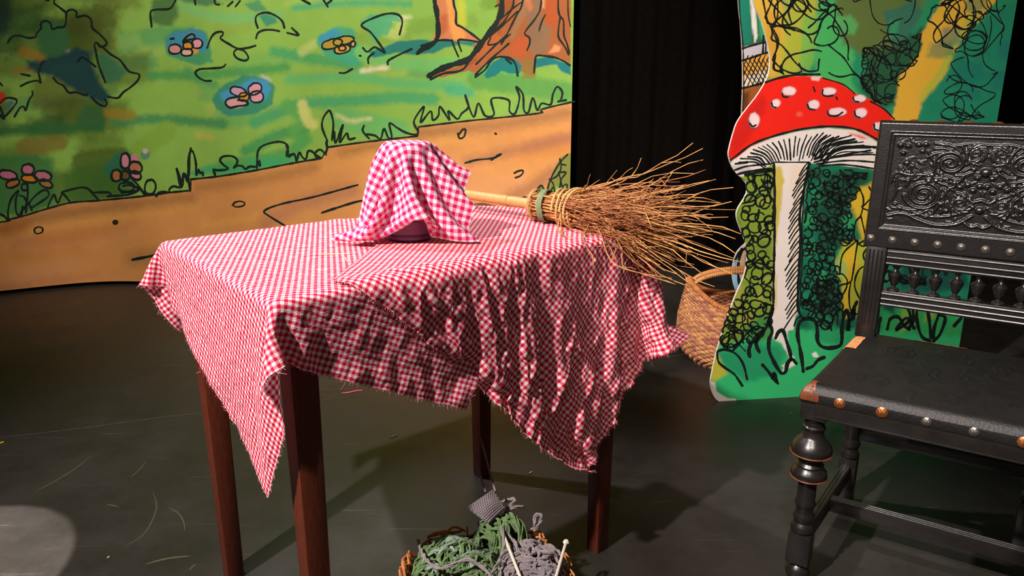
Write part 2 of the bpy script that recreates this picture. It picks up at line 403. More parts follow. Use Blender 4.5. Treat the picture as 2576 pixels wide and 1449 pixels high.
def floor_mat():
    m, nt, b = new_mat('black_stage_vinyl')
    tc = nd(nt, 'ShaderNodeTexCoord')
    n = nd(nt, 'ShaderNodeTexNoise', inp={'Scale': 5.0, 'Detail': 8.0, 'Roughness': .7}); lk(nt, tc.outputs['Object'], n.inputs['Vector'])
    prev = None
    for i, (rz, sx, sy, th) in enumerate(((.35, 2.2, 60, .66), (-.5, 2.6, 75, .67), (.05, 1.8, 55, .66), (1.1, 2.4, 80, .68))):
        mp = nd(nt, 'ShaderNodeMapping'); mp.inputs['Rotation'].default_value = (0, 0, rz); mp.inputs['Scale'].default_value = (sx, sy, 1); mp.inputs['Location'].default_value = (i * 7.3, i * 3.1, 0)
        lk(nt, tc.outputs['Object'], mp.inputs[0])
        s = nd(nt, 'ShaderNodeTexNoise', inp={'Scale': 1.0, 'Detail': 5.0, 'Roughness': .6, 'Distortion': .4}); lk(nt, mp.outputs[0], s.inputs['Vector'])
        r = nd(nt, 'ShaderNodeMapRange', inp={1: th, 2: th + .12}); lk(nt, s.outputs['Fac'], r.inputs[0])
        if prev is None: prev = r.outputs[0]
        else:
            mm = nd(nt, 'ShaderNodeMath', operation='MAXIMUM'); lk(nt, prev, mm.inputs[0]); lk(nt, r.outputs[0], mm.inputs[1]); prev = mm.outputs[0]
    mod = nd(nt, 'ShaderNodeMapRange', inp={1: .35, 2: .7}); lk(nt, n.outputs['Fac'], mod.inputs[0])
    ml = nd(nt, 'ShaderNodeMath', operation='MULTIPLY'); lk(nt, prev, ml.inputs[0]); lk(nt, mod.outputs[0], ml.inputs[1])
    c1 = nd(nt, 'ShaderNodeMix', data_type='RGBA'); c1.inputs[6].default_value = L4(38, 35, 32); c1.inputs[7].default_value = L4(49, 46, 42); lk(nt, mod.outputs[0], c1.inputs[0])
    c2 = nd(nt, 'ShaderNodeMix', data_type='RGBA'); c2.inputs[7].default_value = L4(100, 96, 88); lk(nt, c1.outputs[2], c2.inputs[6]); lk(nt, ml.outputs[0], c2.inputs[0])
    lk(nt, c2.outputs[2], b.inputs['Base Color'])
    rr = nd(nt, 'ShaderNodeMapRange', inp={1: .3, 2: .7, 3: .36, 4: .55}); lk(nt, n.outputs['Fac'], rr.inputs[0]); lk(nt, rr.outputs[0], b.inputs['Roughness'])
    b.inputs['Specular IOR Level'].default_value = .4
    bp = nd(nt, 'ShaderNodeBump', inp={'Strength': .12, 'Distance': .001}); lk(nt, ml.outputs[0], bp.inputs['Height']); lk(nt, bp.outputs[0], b.inputs['Normal'])
    return m
M['floor'] = floor_mat()

# ================================================================== THE SETTING
fl = MB().box((0, 1.0, -.02), (7.5, 6.0, .02)).build('floor', M['floor'], None, False); tag(fl, kind='structure')
def flat_ribbon(name, pts_px, width, mat, z=.0008, parent=None):
    p = spline(pts_px, 6); P = at_z(p[:, 0], p[:, 1], z)
    t = np.gradient(P[:, :2], axis=0); t /= np.linalg.norm(t, axis=1, keepdims=True); n = np.stack([-t[:, 1], t[:, 0]], 1)
    w = width * (1 - .7 * np.abs(np.linspace(-1, 1, len(P))) ** 3)
    a = P.copy(); a[:, :2] += n * w[:, None] / 2; b = P.copy(); b[:, :2] -= n * w[:, None] / 2
    m = MB(); V = np.stack([a, b], 1).reshape(-1, 3)
    top = V.copy(); bot = V.copy(); bot[:, 2] = .0001
    k = len(V)
    m.add(np.concatenate([top, bot]), [(2 * i, 2 * i + 1, 2 * i + 3, 2 * i + 2) for i in range(len(P) - 1)] + [(2 * i + 2, 2 * i, k + 2 * i, k + 2 * i + 2)[::-1] for i in range(len(P) - 1)] + [(2 * i + 1, 2 * i + 3, k + 2 * i + 3, k + 2 * i + 1)[::-1] for i in range(len(P) - 1)])
    return m.build(name, mat, parent, False)
flat_ribbon('floor_seam', [(-200, 1128), (0, 1101), (180, 1080), (330, 1060), (480, 1041), (700, 1018), (900, 998)], .008, M['seam'], .0006, fl)
for pts, w in (([(385, 1238), (394, 1270), (385, 1305), (360, 1345), (312, 1377)], .0028), ([(424, 1277), (448, 1290), (462, 1313), (465, 1335)], .003),
               ([(87, 1236), (130, 1215), (180, 1185), (230, 1148)], .004), ([(328, 1202), (352, 1180), (368, 1160)], .003), ([(366, 1419), (420, 1405), (480, 1398)], .006),
               ([(268, 1268), (300, 1275)], .003), ([(475, 1435), (492, 1418)], .004), ([(1640, 1265), (1690, 1258)], .003), ([(1660, 900), (1730, 890)], .003)):
    flat_ribbon('scuff_mark', pts, w, M['scuff'], .0005, fl)

def curtain(name, x0, x1, y, z1, amp, wl, seed):
    r = np.random.default_rng(seed); nx = int((x1 - x0) / .02); X = np.linspace(x0, x1, nx)
    ph = np.cumsum(r.uniform(.7, 1.3, nx)) * .02 / wl * 2 * math.pi
    Zs = np.linspace(.0, z1, 8)
    gx, gz = np.meshgrid(X, Zs)
    gy = y + amp * np.sin(ph)[None] * (1 + .15 * np.sin(gz * 2 + gx * 3)) + amp * .4 * np.sin(ph * 2.3 + 1)[None]
    return big_mesh(name, np.stack([gx, gy, gz], -1).reshape(-1, 3), grid_faces(len(Zs), nx), M['velvet'])
tag(curtain('black_stage_curtain', -7.0, 7.0, 4.45, 4.2, .05, .32, 3), 'wide black velvet curtain closing the stage behind the painted backdrop', 'curtain')
tag(curtain('black_stage_curtain', .36, 1.1, 4.22, 3.4, .03, .2, 5), 'narrow black velvet curtain leg just right of the painted backdrop edge', 'curtain')

# ================================================================== PAINTED FOREST BACKDROP
BD_R = 0.299
def bd_y(x, z):
    x = np.asarray(x, float)
    return 3.88 - .26 * np.exp(-((x + 2.85) / .42) ** 2) + .012 * np.sin(x * 5.2 + .4) + .006 * np.sin(x * 11 + z * 1.3) - .02 * np.exp(-((x + 1.25) / .25) ** 2)
def bd_hit(px, py, off=0.0):
    y = np.full(np.shape(px), 3.87)
    for _ in range(8):
        P = at_y(px, py, y); y = bd_y(P[..., 0], P[..., 2]) - off
    return at_y(px, py, y)
xs = np.concatenate([np.linspace(-3.3, -2.75, 14, endpoint=False), np.linspace(-2.75, BD_R, 720)])
zs = np.concatenate([np.linspace(.02, 1.47, 335), np.linspace(1.5, 2.6, 14)])
gx, gz = np.meshgrid(xs, zs); gx = gx.ravel(); gz = gz.ravel()
hem = np.clip(.03 - gz, 0, 1)
BP = np.stack([gx, bd_y(gx, gz), gz], 1)
bx, by = proj(BP)
cv = Canvas(bx, by, (136, 180, 80))
rg = np.random.default_rng(5)
def blob(cx, cy, w, h, slope=0):
    return [(cx - w / 2, cy - h * .4 - slope * w / 2 * -1), (cx, cy - h / 2), (cx + w / 2, cy - h * .4 + slope * -w / 2), (cx + w / 2 + 6, cy + h * .3 - slope * w / 2), (cx, cy + h / 2), (cx - w / 2 - 6, cy + h * .4 + slope * w / 2)]
# broad watercolour greens
for i in range(95):
    x = rg.uniform(-250, 1440); y = rg.uniform(-480, 330); w = rg.uniform(70, 260); h = rg.uniform(22, 60)
    c = [(146, 186, 82), (104, 172, 92), (84, 160, 96), (160, 190, 92), (112, 150, 58), (140, 160, 66), (72, 150, 98)][rg.integers(7)]
    cv.wash(blob(x, y, w, h, .10), c, 9, rg.uniform(.35, .75), 7)
# olive darker greens to the left
for i in range(64):
    x = rg.uniform(-350, 300); y = rg.uniform(-250, 500); w = rg.uniform(90, 240); h = rg.uniform(40, 110)
    c = [(78, 96, 30), (58, 90, 34), (98, 102, 36), (46, 84, 40), (72, 82, 28)][rg.integers(5)]
    cv.wash(blob(x, y, w, h, .05), c, 16, rg.uniform(.5, .9), 10)
# horizontal mid-green brush bands
for pts, w, c in (([(290, 305), (420, 300), (560, 312)], 24, (66, 140, 86)), ([(0, 330), (120, 322), (250, 318)], 26, (48, 108, 56)), ([(380, 190), (520, 188), (720, 170)], 24, (74, 152, 82)),
                  ([(470, 175), (500, 205), (540, 212)], 18, (80, 156, 90)), ([(640, 308), (760, 262), (860, 255), (1010, 245), (1090, 250)], 30, (70, 160, 104)), ([(690, 130), (800, 150), (900, 165)], 28, (72, 160, 98)),
                  ([(620, 380), (700, 340), (760, 330)], 30, (66, 150, 84)), ([(560, 420), (650, 405), (720, 390), (770, 350)], 34, (78, 160, 84)), ([(720, 265), (760, 300), (740, 330)], 28, (92, 164, 84)),
                  ([(900, 130), (1020, 160), (1180, 165), (1300, 190)], 36, (112, 186, 104)), ([(730, 200), (900, 195), (1000, 210), (1160, 215)], 26, (96, 178, 108)), ([(1130, 225), (1180, 232)], 26, (74, 170, 124)),
                  ([(860, 300), (960, 320), (1000, 330)], 60, (104, 178, 98)), ([(1200, 200), (1320, 215), (1420, 230)], 50, (92, 160, 80)), ([(740, 20), (870, 8), (1030, 10)], 16, (76, 168, 118)), ([(460, 18), (560, 45), (700, 40)], 26, (120, 184, 108))):
    cv.stroke(pts, w, c, 7, .9, 5)
for pts, w, c in (([(760, 262), (772, 300), (788, 312)], 26, (206, 206, 120)), ([(850, 290), (880, 305), (930, 298)], 9, (206, 206, 150)), ([(910, 178), (960, 172), (975, 172)], 9, (226, 222, 190)), ([(965, 52), (1030, 42)], 8, (232, 228, 200)),
                  ([(975, 80), (1000, 85), (1010, 60)], 28, (180, 200, 110)), ([(760, 130), (790, 110)], 22, (176, 196, 110)), ([(500, 340), (530, 345)], 18, (176, 180, 84)), ([(1160, 10), (1162, 60)], 22, (190, 194, 62)),
                  ([(170, 130), (172, 134)], 8, (190, 180, 170)), ([(660, 195), (675, 203)], 8, (210, 206, 196)), ([(60, 130), (110, 150)], 26, (150, 116, 36)), ([(40, 178), (90, 170)], 14, (150, 118, 40)),
                  ([(270, 285), (330, 290)], 26, (150, 130, 44)), ([(60, 370), (150, 360)], 40, (128, 118, 48)), ([(210, 410), (300, 400)], 60, (78, 102, 34)), ([(350, 380), (420, 330)], 50, (128, 170, 62))):
    cv.stroke(pts, w, c, 6, .85, 4)
# dark bush on the left
cv.wash([(-40, -20), (30, -10), (25, 80), (-40, 110)], (34, 62, 52), 14, .9, 8)
cv.wash([(100, 60), (120, 50), (160, 62), (175, 90), (165, 140), (120, 150), (95, 110)], (52, 110, 66), 10, .9, 6)
cv.wash([(65, 150), (100, 152), (150, 140), (190, 120), (228, 128), (235, 170), (255, 210), (278, 240), (262, 262), (235, 250), (200, 235), (165, 215), (130, 190), (95, 185), (70, 170)], (24, 66, 72), 8, .97, 5)
cv.wash([(245, 140), (262, 130), (300, 165), (320, 180), (300, 205), (270, 210), (255, 180)], (52, 116, 84), 6, .85, 4)
cv.wash([(190, 300), (215, 265), (255, 270), (268, 300), (260, 330), (215, 330)], (52, 108, 62), 8, .85, 5)
cv.wash([(385, 0), (440, -20), (450, 40), (430, 65), (385, 60), (378, 30)], (54, 98, 62), 8, .8, 5)
cv.wash([(-30, 400), (60, 385), (130, 400), (140, 440), (130, 520), (60, 540), (-30, 550)], (62, 124, 66), 10, .9, 7)
cv.wash([(160, 440), (250, 400), (330, 410), (350, 480), (240, 500), (170, 500)], (66, 112, 44), 10, .7, 7)
cv.wash([(255, 430), (290, 385), (320, 380), (345, 400), (350, 440), (300, 460)], (40, 112, 84), 8, .9, 5)
cv.wash([(440, 445), (520, 415), (620, 420), (640, 400), (760, 395), (700, 420), (560, 440)], (58, 166, 106), 8, .85, 5)
cv.wash([(365, 455), (430, 440), (470, 440), (470, 478), (380, 488)], (132, 176, 78), 8, .8, 5)
cv.wash([(440, 0), (520, -10), (560, 10), (520, 15)], (48, 110, 84), 6, .8, 4)
cv.wash([(650, 40), (670, 32), (695, 45), (700, 58), (670, 66)], (54, 140, 112), 4, .9, 3)
cv.wash([(615, 10), (650, 0), (670, 25), (640, 30)], (60, 140, 104), 4, .8, 3)
# teal and blue pools round the flowers
cv.wash([(414, 95), (440, 76), (490, 72), (520, 80), (528, 115), (535, 155), (500, 165), (455, 152), (420, 140)], (66, 150, 106), 4, .95, 4)
cv.wash([(418, 100), (440, 80), (485, 74), (515, 78), (520, 128), (440, 140), (424, 118)], (62, 140, 176), 4, .92, 4)
cv.wash([(534, 250), (550, 222), (610, 188), (655, 192), (690, 215), (685, 262), (650, 285), (575, 293), (545, 275)], (52, 138, 112), 4, .95, 4)
cv.wash([(552, 235), (600, 215), (640, 196), (675, 202), (682, 222), (668, 250), (610, 255), (560, 255)], (70, 150, 200), 5, .9, 4)
cv.wash([(794, 110), (805, 85), (850, 65), (890, 75), (900, 110), (890, 135), (910, 160), (880, 165), (820, 140)], (62, 164, 128), 4, .9, 4)
cv.wash([(800, 92), (845, 72), (862, 85), (835, 95), (810, 112)], (60, 146, 190), 4, .85, 3)
cv.wash([(905, 55), (935, 35), (1000, 34), (1010, 55), (990, 55), (975, 90), (958, 88), (945, 110), (920, 70)], (78, 172, 124), 4, .9, 3)
cv.wash([(930, 130), (1000, 105), (1060, 98), (1095, 105), (1150, 100), (1200, 104), (1195, 118), (1160, 112), (1120, 120), (1090, 135), (1040, 138), (1000, 132), (940, 145)], (30, 122, 118), 3, .95, 3)
# far tree and near tree trunks
cv.wash([(1093, -500), (1142, -500), (1144, 0), (1149, 58), (1208, 98), (1205, 103), (1150, 104), (1130, 100), (1092, 103), (1088, 95), (1100, 70), (1096, 0)], (202, 126, 86), 2, 1, 2)
cv.wash([(1120, -500), (1138, -500), (1140, 30), (1148, 60), (1175, 85), (1170, 100), (1140, 98), (1130, 60), (1124, 0)], (234, 158, 84), 5, .9, 4)
cv.wash([(1108, 40), (1126, 35), (1128, 75), (1110, 95), (1104, 80)], (184, 92, 54), 5, .7, 4)
near = [(1265, -500), (1262, 0), (1252, 40), (1235, 75), (1205, 115), (1170, 160), (1110, 180), (1085, 190), (1110, 195), (1180, 178), (1195, 185), (1240, 145), (1300, 150), (1310, 180), (1345, 192), (1350, 140), (1400, 145), (1436, 160), (1436, -500)]
cv.wash(near, (170, 98, 58), 2, 1, 2)
for p, c, o in (([(1262, -500), (1300, -500), (1292, 20), (1260, 80), (1200, 150), (1180, 165), (1215, 110), (1250, 50)], (150, 78, 44), .8), ([(1312, -500), (1340, -500), (1336, 20), (1310, 60), (1290, 100), (1280, 95), (1305, 30)], (158, 120, 86), .8),
                ([(1338, -500), (1362, -500), (1362, 40), (1385, 70), (1378, 130), (1345, 150), (1330, 120), (1325, 60)], (140, 112, 86), .85), ([(1366, -500), (1404, -500), (1404, 20), (1400, 80), (1370, 55)], (186, 88, 46), .85),
                ([(1300, 95), (1330, 90), (1328, 135), (1290, 145), (1275, 130)], (194, 92, 50), .85), ([(1330, -30), (1342, 20), (1332, 28), (1318, 0)], (212, 122, 84), .8), ([(1395, 110), (1412, 118), (1408, 130), (1382, 132)], (232, 158, 110), .9),
                ([(1365, -500), (1372, -500), (1370, 20), (1362, 20)], (228, 170, 130), .8), ([(1310, 150), (1348, 150), (1346, 198), (1315, 196)], (138, 118, 58), .8), ([(1190, 115), (1250, 80), (1260, 95), (1200, 150)], (196, 108, 58), .6)):
    cv.wash(p, c, 5, o, 4)
cv.wash([(1216, 190), (1240, 155), (1270, 142), (1300, 150), (1312, 165), (1308, 185), (1285, 185), (1262, 178), (1245, 192), (1225, 197)], (22, 122, 124), 2, .97, 2)
cv.wash([(1348, 148), (1380, 142), (1436, 165), (1436, 190), (1412, 178), (1400, 162), (1372, 165), (1348, 172)], (22, 120, 130), 2, .97, 2)
# petals
PK = (220, 150, 172)
for e, c in ((ellipse(475, 92, 16, 9, -.5), (110, 140, 160)), (ellipse(496, 109, 13, 12), PK), (ellipse(440, 122, 16, 12), (206, 140, 140)), (ellipse(473, 114, 13, 9), (216, 144, 52)), (ellipse(470, 131, 14, 9), (226, 176, 160)), (ellipse(490, 128, 10, 8), (214, 150, 76)),
             (ellipse(600, 231, 21, 11, .3), (196, 150, 184)), (ellipse(641, 223, 17, 13, -.5), PK), (ellipse(646, 243, 16, 14), PK), (ellipse(594, 259, 26, 13, -.1), (214, 158, 160)), (ellipse(614, 243, 13, 11), (216, 142, 44)),
             (ellipse(835, 110, 26, 11, -.25), (176, 146, 52)), (ellipse(865, 102, 26, 10, -.2), (180, 152, 58)), (ellipse(861, 123, 20, 10, -.2), (204, 160, 56)), (ellipse(861, 121, 9, 6), (232, 150, 76)), (ellipse(888, 110, 6, 7), (222, 156, 76)),
             (ellipse(22, 440, 22, 11, .2), (202, 118, 146)), (ellipse(70, 425, 15, 13), (196, 116, 142)), (ellipse(108, 442, 20, 11, .15), (190, 116, 132)), (ellipse(74, 449, 20, 9, .15), (214, 132, 32)), (ellipse(32, 460, 16, 9, -.35), (180, 112, 50)), (ellipse(115, 463, 15, 9, .4), (164, 118, 60)),
             (ellipse(314, 405, 11, 19), (206, 132, 154)), (ellipse(338, 400, 10, 14), (200, 130, 150)), (ellipse(340, 421, 15, 14, .4), (180, 112, 80)), (ellipse(342, 440, 13, 9, .5), (206, 124, 138)), (ellipse(293, 441, 13, 14), (166, 112, 56)), (ellipse(315, 441, 11, 11), (104, 86, 44)),
             (ellipse(4, 246, 11, 16), (206, 62, 28)), (ellipse(24, 262, 12, 8, -.6), (76, 124, 120)), (ellipse(22, 475, 4, 2), (120, 150, 80)), (ellipse(365, 388, 12, 14), (92, 140, 116)), (ellipse(365, 380, 7, 6), (196, 180, 170))):
    cv.wash(e, c, 2, 1, 1.5)
# sandy path
edge = [(-900, 640), (-300, 600), (0, 559), (19, 553), (56, 544), (112, 527), (177, 510), (251, 504), (354, 494), (430, 484), (479, 479), (480, 451), (552, 443), (645, 428), (738, 410), (809, 398), (826, 370), (920, 357), (1050, 342), (1053, 319), (1167, 305), (1354, 285), (1362, 275), (1445, 255)]
cv.wash(edge + [(1445, 1400), (-900, 1400)], (212, 146, 84), 2, 1, 1.5)
for i in range(46):
    x = rg.uniform(-250, 1430); yb = np.interp(x, [e[0] for e in edge], [e[1] for e in edge]); y = yb + rg.uniform(30, 330); w = rg.uniform(110, 330); h = rg.uniform(18, 60)
    c = [(224, 160, 84), (196, 130, 84), (178, 118, 80), (226, 152, 92), (204, 134, 66), (214, 150, 100)][rg.integers(6)]
    cv.wash([(px_, max(py_, np.interp(px_, [e[0] for e in edge], [e[1] for e in edge]) + 4)) for px_, py_ in blob(x, y, w, h, .14)], c, 16, rg.uniform(.4, .8), 8)
for pts, w, c in (([(20, 570), (120, 545), (250, 525), (360, 512), (480, 498)], 30, (162, 112, 66)), ([(500, 470), (650, 452), (790, 420)], 26, (172, 118, 68)), ([(860, 385), (980, 362), (1050, 358)], 22, (166, 116, 62)), ([(1060, 335), (1180, 322), (1300, 308), (1425, 285)], 30, (160, 112, 72)),
                  ([(1180, 405), (1290, 380), (1425, 345)], 24, (170, 112, 80)), ([(1280, 500), (1340, 470), (1400, 430)], 34, (164, 110, 76)), ([(670, 560), (760, 510), (880, 480)], 40, (186, 124, 88)), ([(330, 652), (390, 640)], 40, (176, 124, 74)), ([(0, 580), (60, 570)], 30, (176, 108, 50))):
    cv.stroke(pts, w, c, 12, .75, 6)
# grassy corner at the right edge
cv.wash([(1305, 505), (1335, 492), (1352, 470), (1364, 466), (1374, 492), (1386, 450), (1400, 415), (1412, 395), (1440, 380), (1440, 620), (1290, 620)], (124, 128, 58), 2, 1, 2)
cv.wash([(1365, 500), (1395, 470), (1425, 470), (1428, 500), (1380, 505)], (124, 172, 62), 5, .9, 4)
cv.wash([(1380, 500), (1395, 490), (1440, 492), (1440, 560), (1380, 530)], (22, 108, 106), 3, .95, 3)

bd = empty('painted_backdrop', (-1.2, 3.85, .02))
tag(bd, 'large hanging backdrop painted with a green forest clearing, flowers and a sandy path', 'backdrop')
big_mesh('painted_cloth', BP, grid_faces(len(zs), len(xs)), M['backdrop'], bd, colors=cv.c)
A = lambda p: Z(0, 0, 3.578, p)
Bq = lambda p: Z(720, 0, 3.578, p)
Dq = lambda p: Z(0, 380, 5.367, p)
Eq = lambda p: Z(440, 240, 5.367, p)
Tq = lambda p: Z(1060, 0, 6.771, p)
Rq = lambda p: Z(1240, 340, 7.246, p)
ink = []
for p in ([(470, -120), (490, 0), (490, 30), (590, 110), (597, 150), (582, 235), (520, 245), (470, 262), (460, 220), (430, 190), (390, 190), (365, 222), (372, 250), (330, 300), (318, 332), (250, 340), (180, 320), (110, 330), (70, 385)],
          [(595, 150), (602, 105), (650, 85), (690, 110), (692, 152), (770, 140), (820, 180), (832, 250), (900, 310), (960, 380), (942, 412), (900, 420), (872, 380), (850, 400), (860, 450), (882, 560), (912, 650), (950, 742)],
          [(880, 395), (930, 430), (1000, 490), (1080, 540), (1160, 640), (1250, 668), (1240, 722), (1180, 780), (1110, 830), (1060, 880), (970, 870)],
          [(480, 700), (520, 745), (570, 770), (620, 832), (690, 830), (760, 855), (790, 848)], [(820, 870), (880, 930), (940, 955), (962, 930), (945, 890)],
          [(185, 775), (260, 740), (340, 725), (366, 745), (345, 650)], [(190, 665), (270, 682)], [(355, 640), (370, 580), (400, 550)], [(700, 550), (740, 515), (800, 550), (860, 600)],
          [(1365, 240), (1355, 112), (1400, 86), (1520, 80), (1560, 40), (1580, 0), (1600, -60)], [(415, 0), (440, 2)],
          [(1865, 430), (1900, 340), (1940, 295), (2000, 285), (2006, 312), (1985, 345), (2060, 395), (2140, 435), (2230, 430), (2300, 410)], [(2140, 435), (2105, 472), (2130, 520), (2200, 545), (2236, 520), (2200, 460), (2140, 437)],
          [(2320, 250), (2300, 180), (2320, 132), (2400, 112), (2480, 140), (2540, 190), (2560, 250)], [(2305, 345), (2320, 300), (2370, 272), (2450, 268), (2515, 280)],
          [(2030, 580), (2000, 605), (1900, 615), (1800, 622), (1760, 650), (1780, 690), (1840, 725), (1900, 727)],
          [(1645, 375), (1680, 330), (1730, 305), (1755, 330), (1740, 350), (1680, 362), (1650, 380)], [(1535, 350), (1565, 345)],
          [(2140, 870), (2050, 890), (2030, 930), (2070, 968), (2140, 955), (2230, 940), (2205, 905), (2140, 900)],
          [(0, 930), (40, 890), (90, 880), (150, 900), (130, 952), (40, 1050), (0, 1030)], [(0, 960), (40, 1070), (0, 1040)], [(130, 1050), (180, 970), (215, 960), (230, 995), (262, 900), (295, 850), (290, 820)],
          [(1930, -10), (1940, 35), (1975, 42)], [(2050, 55), (2095, 15)], [(2120, 58), (2160, 8)], [(1750, -20), (1760, 40)], [(0, 745), (20, 770)]):
    ink.append((A(p), 5.0))
for e in (ellipse(496, 109, 13.5, 12.5), ellipse(440, 123, 16, 12.5), ellipse(473, 114.5, 13, 9.5), ellipse(470, 131, 14.5, 9.5), ellipse(600, 230, 22, 11.5, .3), ellipse(641, 223, 18, 14, -.5), ellipse(646, 243, 17, 15), ellipse(614, 243, 13, 11),
          ellipse(835, 110, 27, 12, -.25), ellipse(864, 102, 27, 11, -.2), ellipse(861, 123, 21, 11, -.2), ellipse(861, 121, 9, 6.5), ellipse(888, 110, 6, 7.5)):
    ink.append((e, 4.2))
for e in (ellipse(20, 440, 24, 12, .2), ellipse(70, 426, 16, 14), ellipse(108, 442, 22, 13, .15), ellipse(74, 449, 21, 10, .15), ellipse(32, 461, 18, 10, -.35), ellipse(116, 462, 17, 9.5, .4), ellipse(62, 470, 8, 9),
          ellipse(315, 404, 12, 20), ellipse(341, 421, 17, 15, .4), ellipse(342, 441, 14, 10, .5), ellipse(293, 441, 13, 15), ellipse(315, 441, 12, 12), ellipse(318, 470, 20, 12), ellipse(378, 470, 14, 19, .15)):
    ink.append((e, 5.6))
for p in ([(370, 440), (375, 560), (365, 690), (350, 830)], [(110, 910), (110, 800), (150, 650), (250, 530), (215, 650), (215, 800), (250, 880)], [(270, 600), (330, 620), (360, 700), (330, 780)], [(380, 720), (460, 620), (580, 530), (650, 545), (650, 610), (560, 680), (420, 770)], [(330, 640), (400, 730), (430, 800)],
          [(640, 770), (680, 670), (730, 590), (770, 690), (790, 690), (850, 580), (950, 690)], [(830, 560), (880, 540), (1000, 510), (1100, 490), (1190, 510), (1260, 580), (1330, 660)], [(1260, 560), (1350, 555), (1470, 560), (1500, 600), (1440, 610), (1600, 600), (1720, 590), (1830, 550), (1880, 520)],
          [(1780, 370), (1840, 430), (1900, 510), (1960, 600)], [(1660, 470), (1750, 460), (1880, 510), (1780, 550), (1640, 560)], [(2110, 610), (2150, 560), (2230, 545), (2280, 560), (2290, 510), (2340, 475), (2420, 490), (2460, 480), (2440, 390), (2385, 235)],
          [(2385, 235), (2440, 470), (2480, 300), (2540, 410), (2560, 100), (2576, -40)], [(0, 850), (60, 880), (100, 930)], [(250, 880), (300, 800), (310, 740), (290, 870)]):
    ink.append((Dq(p), 5.2))
for p in ([(205, 1290), (190, 1200), (180, 1100), (180, 900), (200, 780), (225, 740), (260, 800), (285, 930), (290, 1080), (320, 1000), (340, 1050), (375, 1035), (380, 1080)], [(190, 1130), (120, 1060), (95, 1230), (20, 990)],
          [(520, 1000), (600, 1010), (720, 990), (660, 940), (610, 880), (640, 830), (720, 815), (800, 830), (845, 880), (830, 930), (790, 980), (860, 945), (920, 960), (950, 995), (1010, 960), (1100, 960), (1110, 900)],
          [(520, 1010), (545, 1080), (540, 1040)], [(1110, 980), (1110, 880), (1120, 760), (1170, 690), (1280, 645), (1400, 625), (1490, 645), (1530, 700), (1510, 780), (1540, 825), (1610, 785), (1640, 880), (1680, 770), (1720, 830), (1770, 860), (1800, 750), (1870, 770), (1920, 850), (1970, 845), (1890, 790), (1960, 730), (2040, 800)],
          [(1110, 890), (1150, 950), (1140, 880)], [(2060, 690), (2040, 640), (2060, 620), (2010, 500), (1985, 400), (2010, 290), (2080, 205), (2115, 260), (2140, 400), (2120, 610), (2150, 490), (2170, 640), (2270, 395), (2225, 630), (2320, 510), (2350, 590), (2430, 575)], [(2045, 620), (2055, 720), (2035, 790)]):
    ink.append((Eq(p), 5.2))
for p in ([(700, 1130), (690, 1180), (750, 1250), (720, 1210), (800, 1220), (850, 1250), (880, 1160), (920, 1240), (950, 1230), (930, 1110), (1000, 1150), (1070, 1190), (1150, 1210), (1190, 1190), (1150, 1090), (1240, 960), (1210, 1100), (1300, 1000), (1320, 1080), (1370, 1040), (1385, 960), (1470, 1080), (1460, 1000), (1540, 1070), (1580, 1020), (1640, 960), (1610, 850), (1640, 950), (1690, 1050), (1730, 930), (1790, 1040), (1870, 1030), (1850, 890), (2000, 900), (2010, 1000), (2060, 1020), (2100, 880), (2070, 780), (2130, 850), (2140, 990), (2180, 1010), (2220, 880), (2260, 990), (2300, 930), (2380, 940), (2400, 850), (2440, 780), (2485, 830), (2470, 900), (2440, 915), (2520, 900)],
          [(0, 1300), (20, 1370), (0, 1400), (70, 1390), (90, 1440)], [(1020, 310), (1045, 200), (1020, 140), (950, 120), (840, 140), (680, 220), (760, 290), (830, 380), (890, 475), (800, 425), (730, 465), (690, 430)], [(790, 475), (740, 520), (740, 570)], [(915, 580), (920, 545), (1010, 495), (1130, 440)],
          [(10, 295), (110, 315), (50, 250)], [(480, 655), (530, 655), (595, 620)], [(1555, 1210), (1590, 1165), (1615, 1170), (1600, 1230), (1560, 1245), (1545, 1200)], [(1880, 1200), (1890, 1205)], [(660, 500), (672, 503)], [(130, -10), (215, 35)], [(330, -10), (375, 60)], [(360, 40), (410, 0)]):
    ink.append((Bq(p), 5.0))
ink.append((edge[1:11], 4.6)); ink.append((edge[11:16], 4.6)); ink.append((edge[16:19], 4.2)); ink.append((edge[19:], 4.2))
ink.append(([(479, 479), (480, 451)], 4.2)); ink.append(([(809, 398), (826, 370)], 4.0)); ink.append(([(1050, 342), (1053, 319)], 4.0))
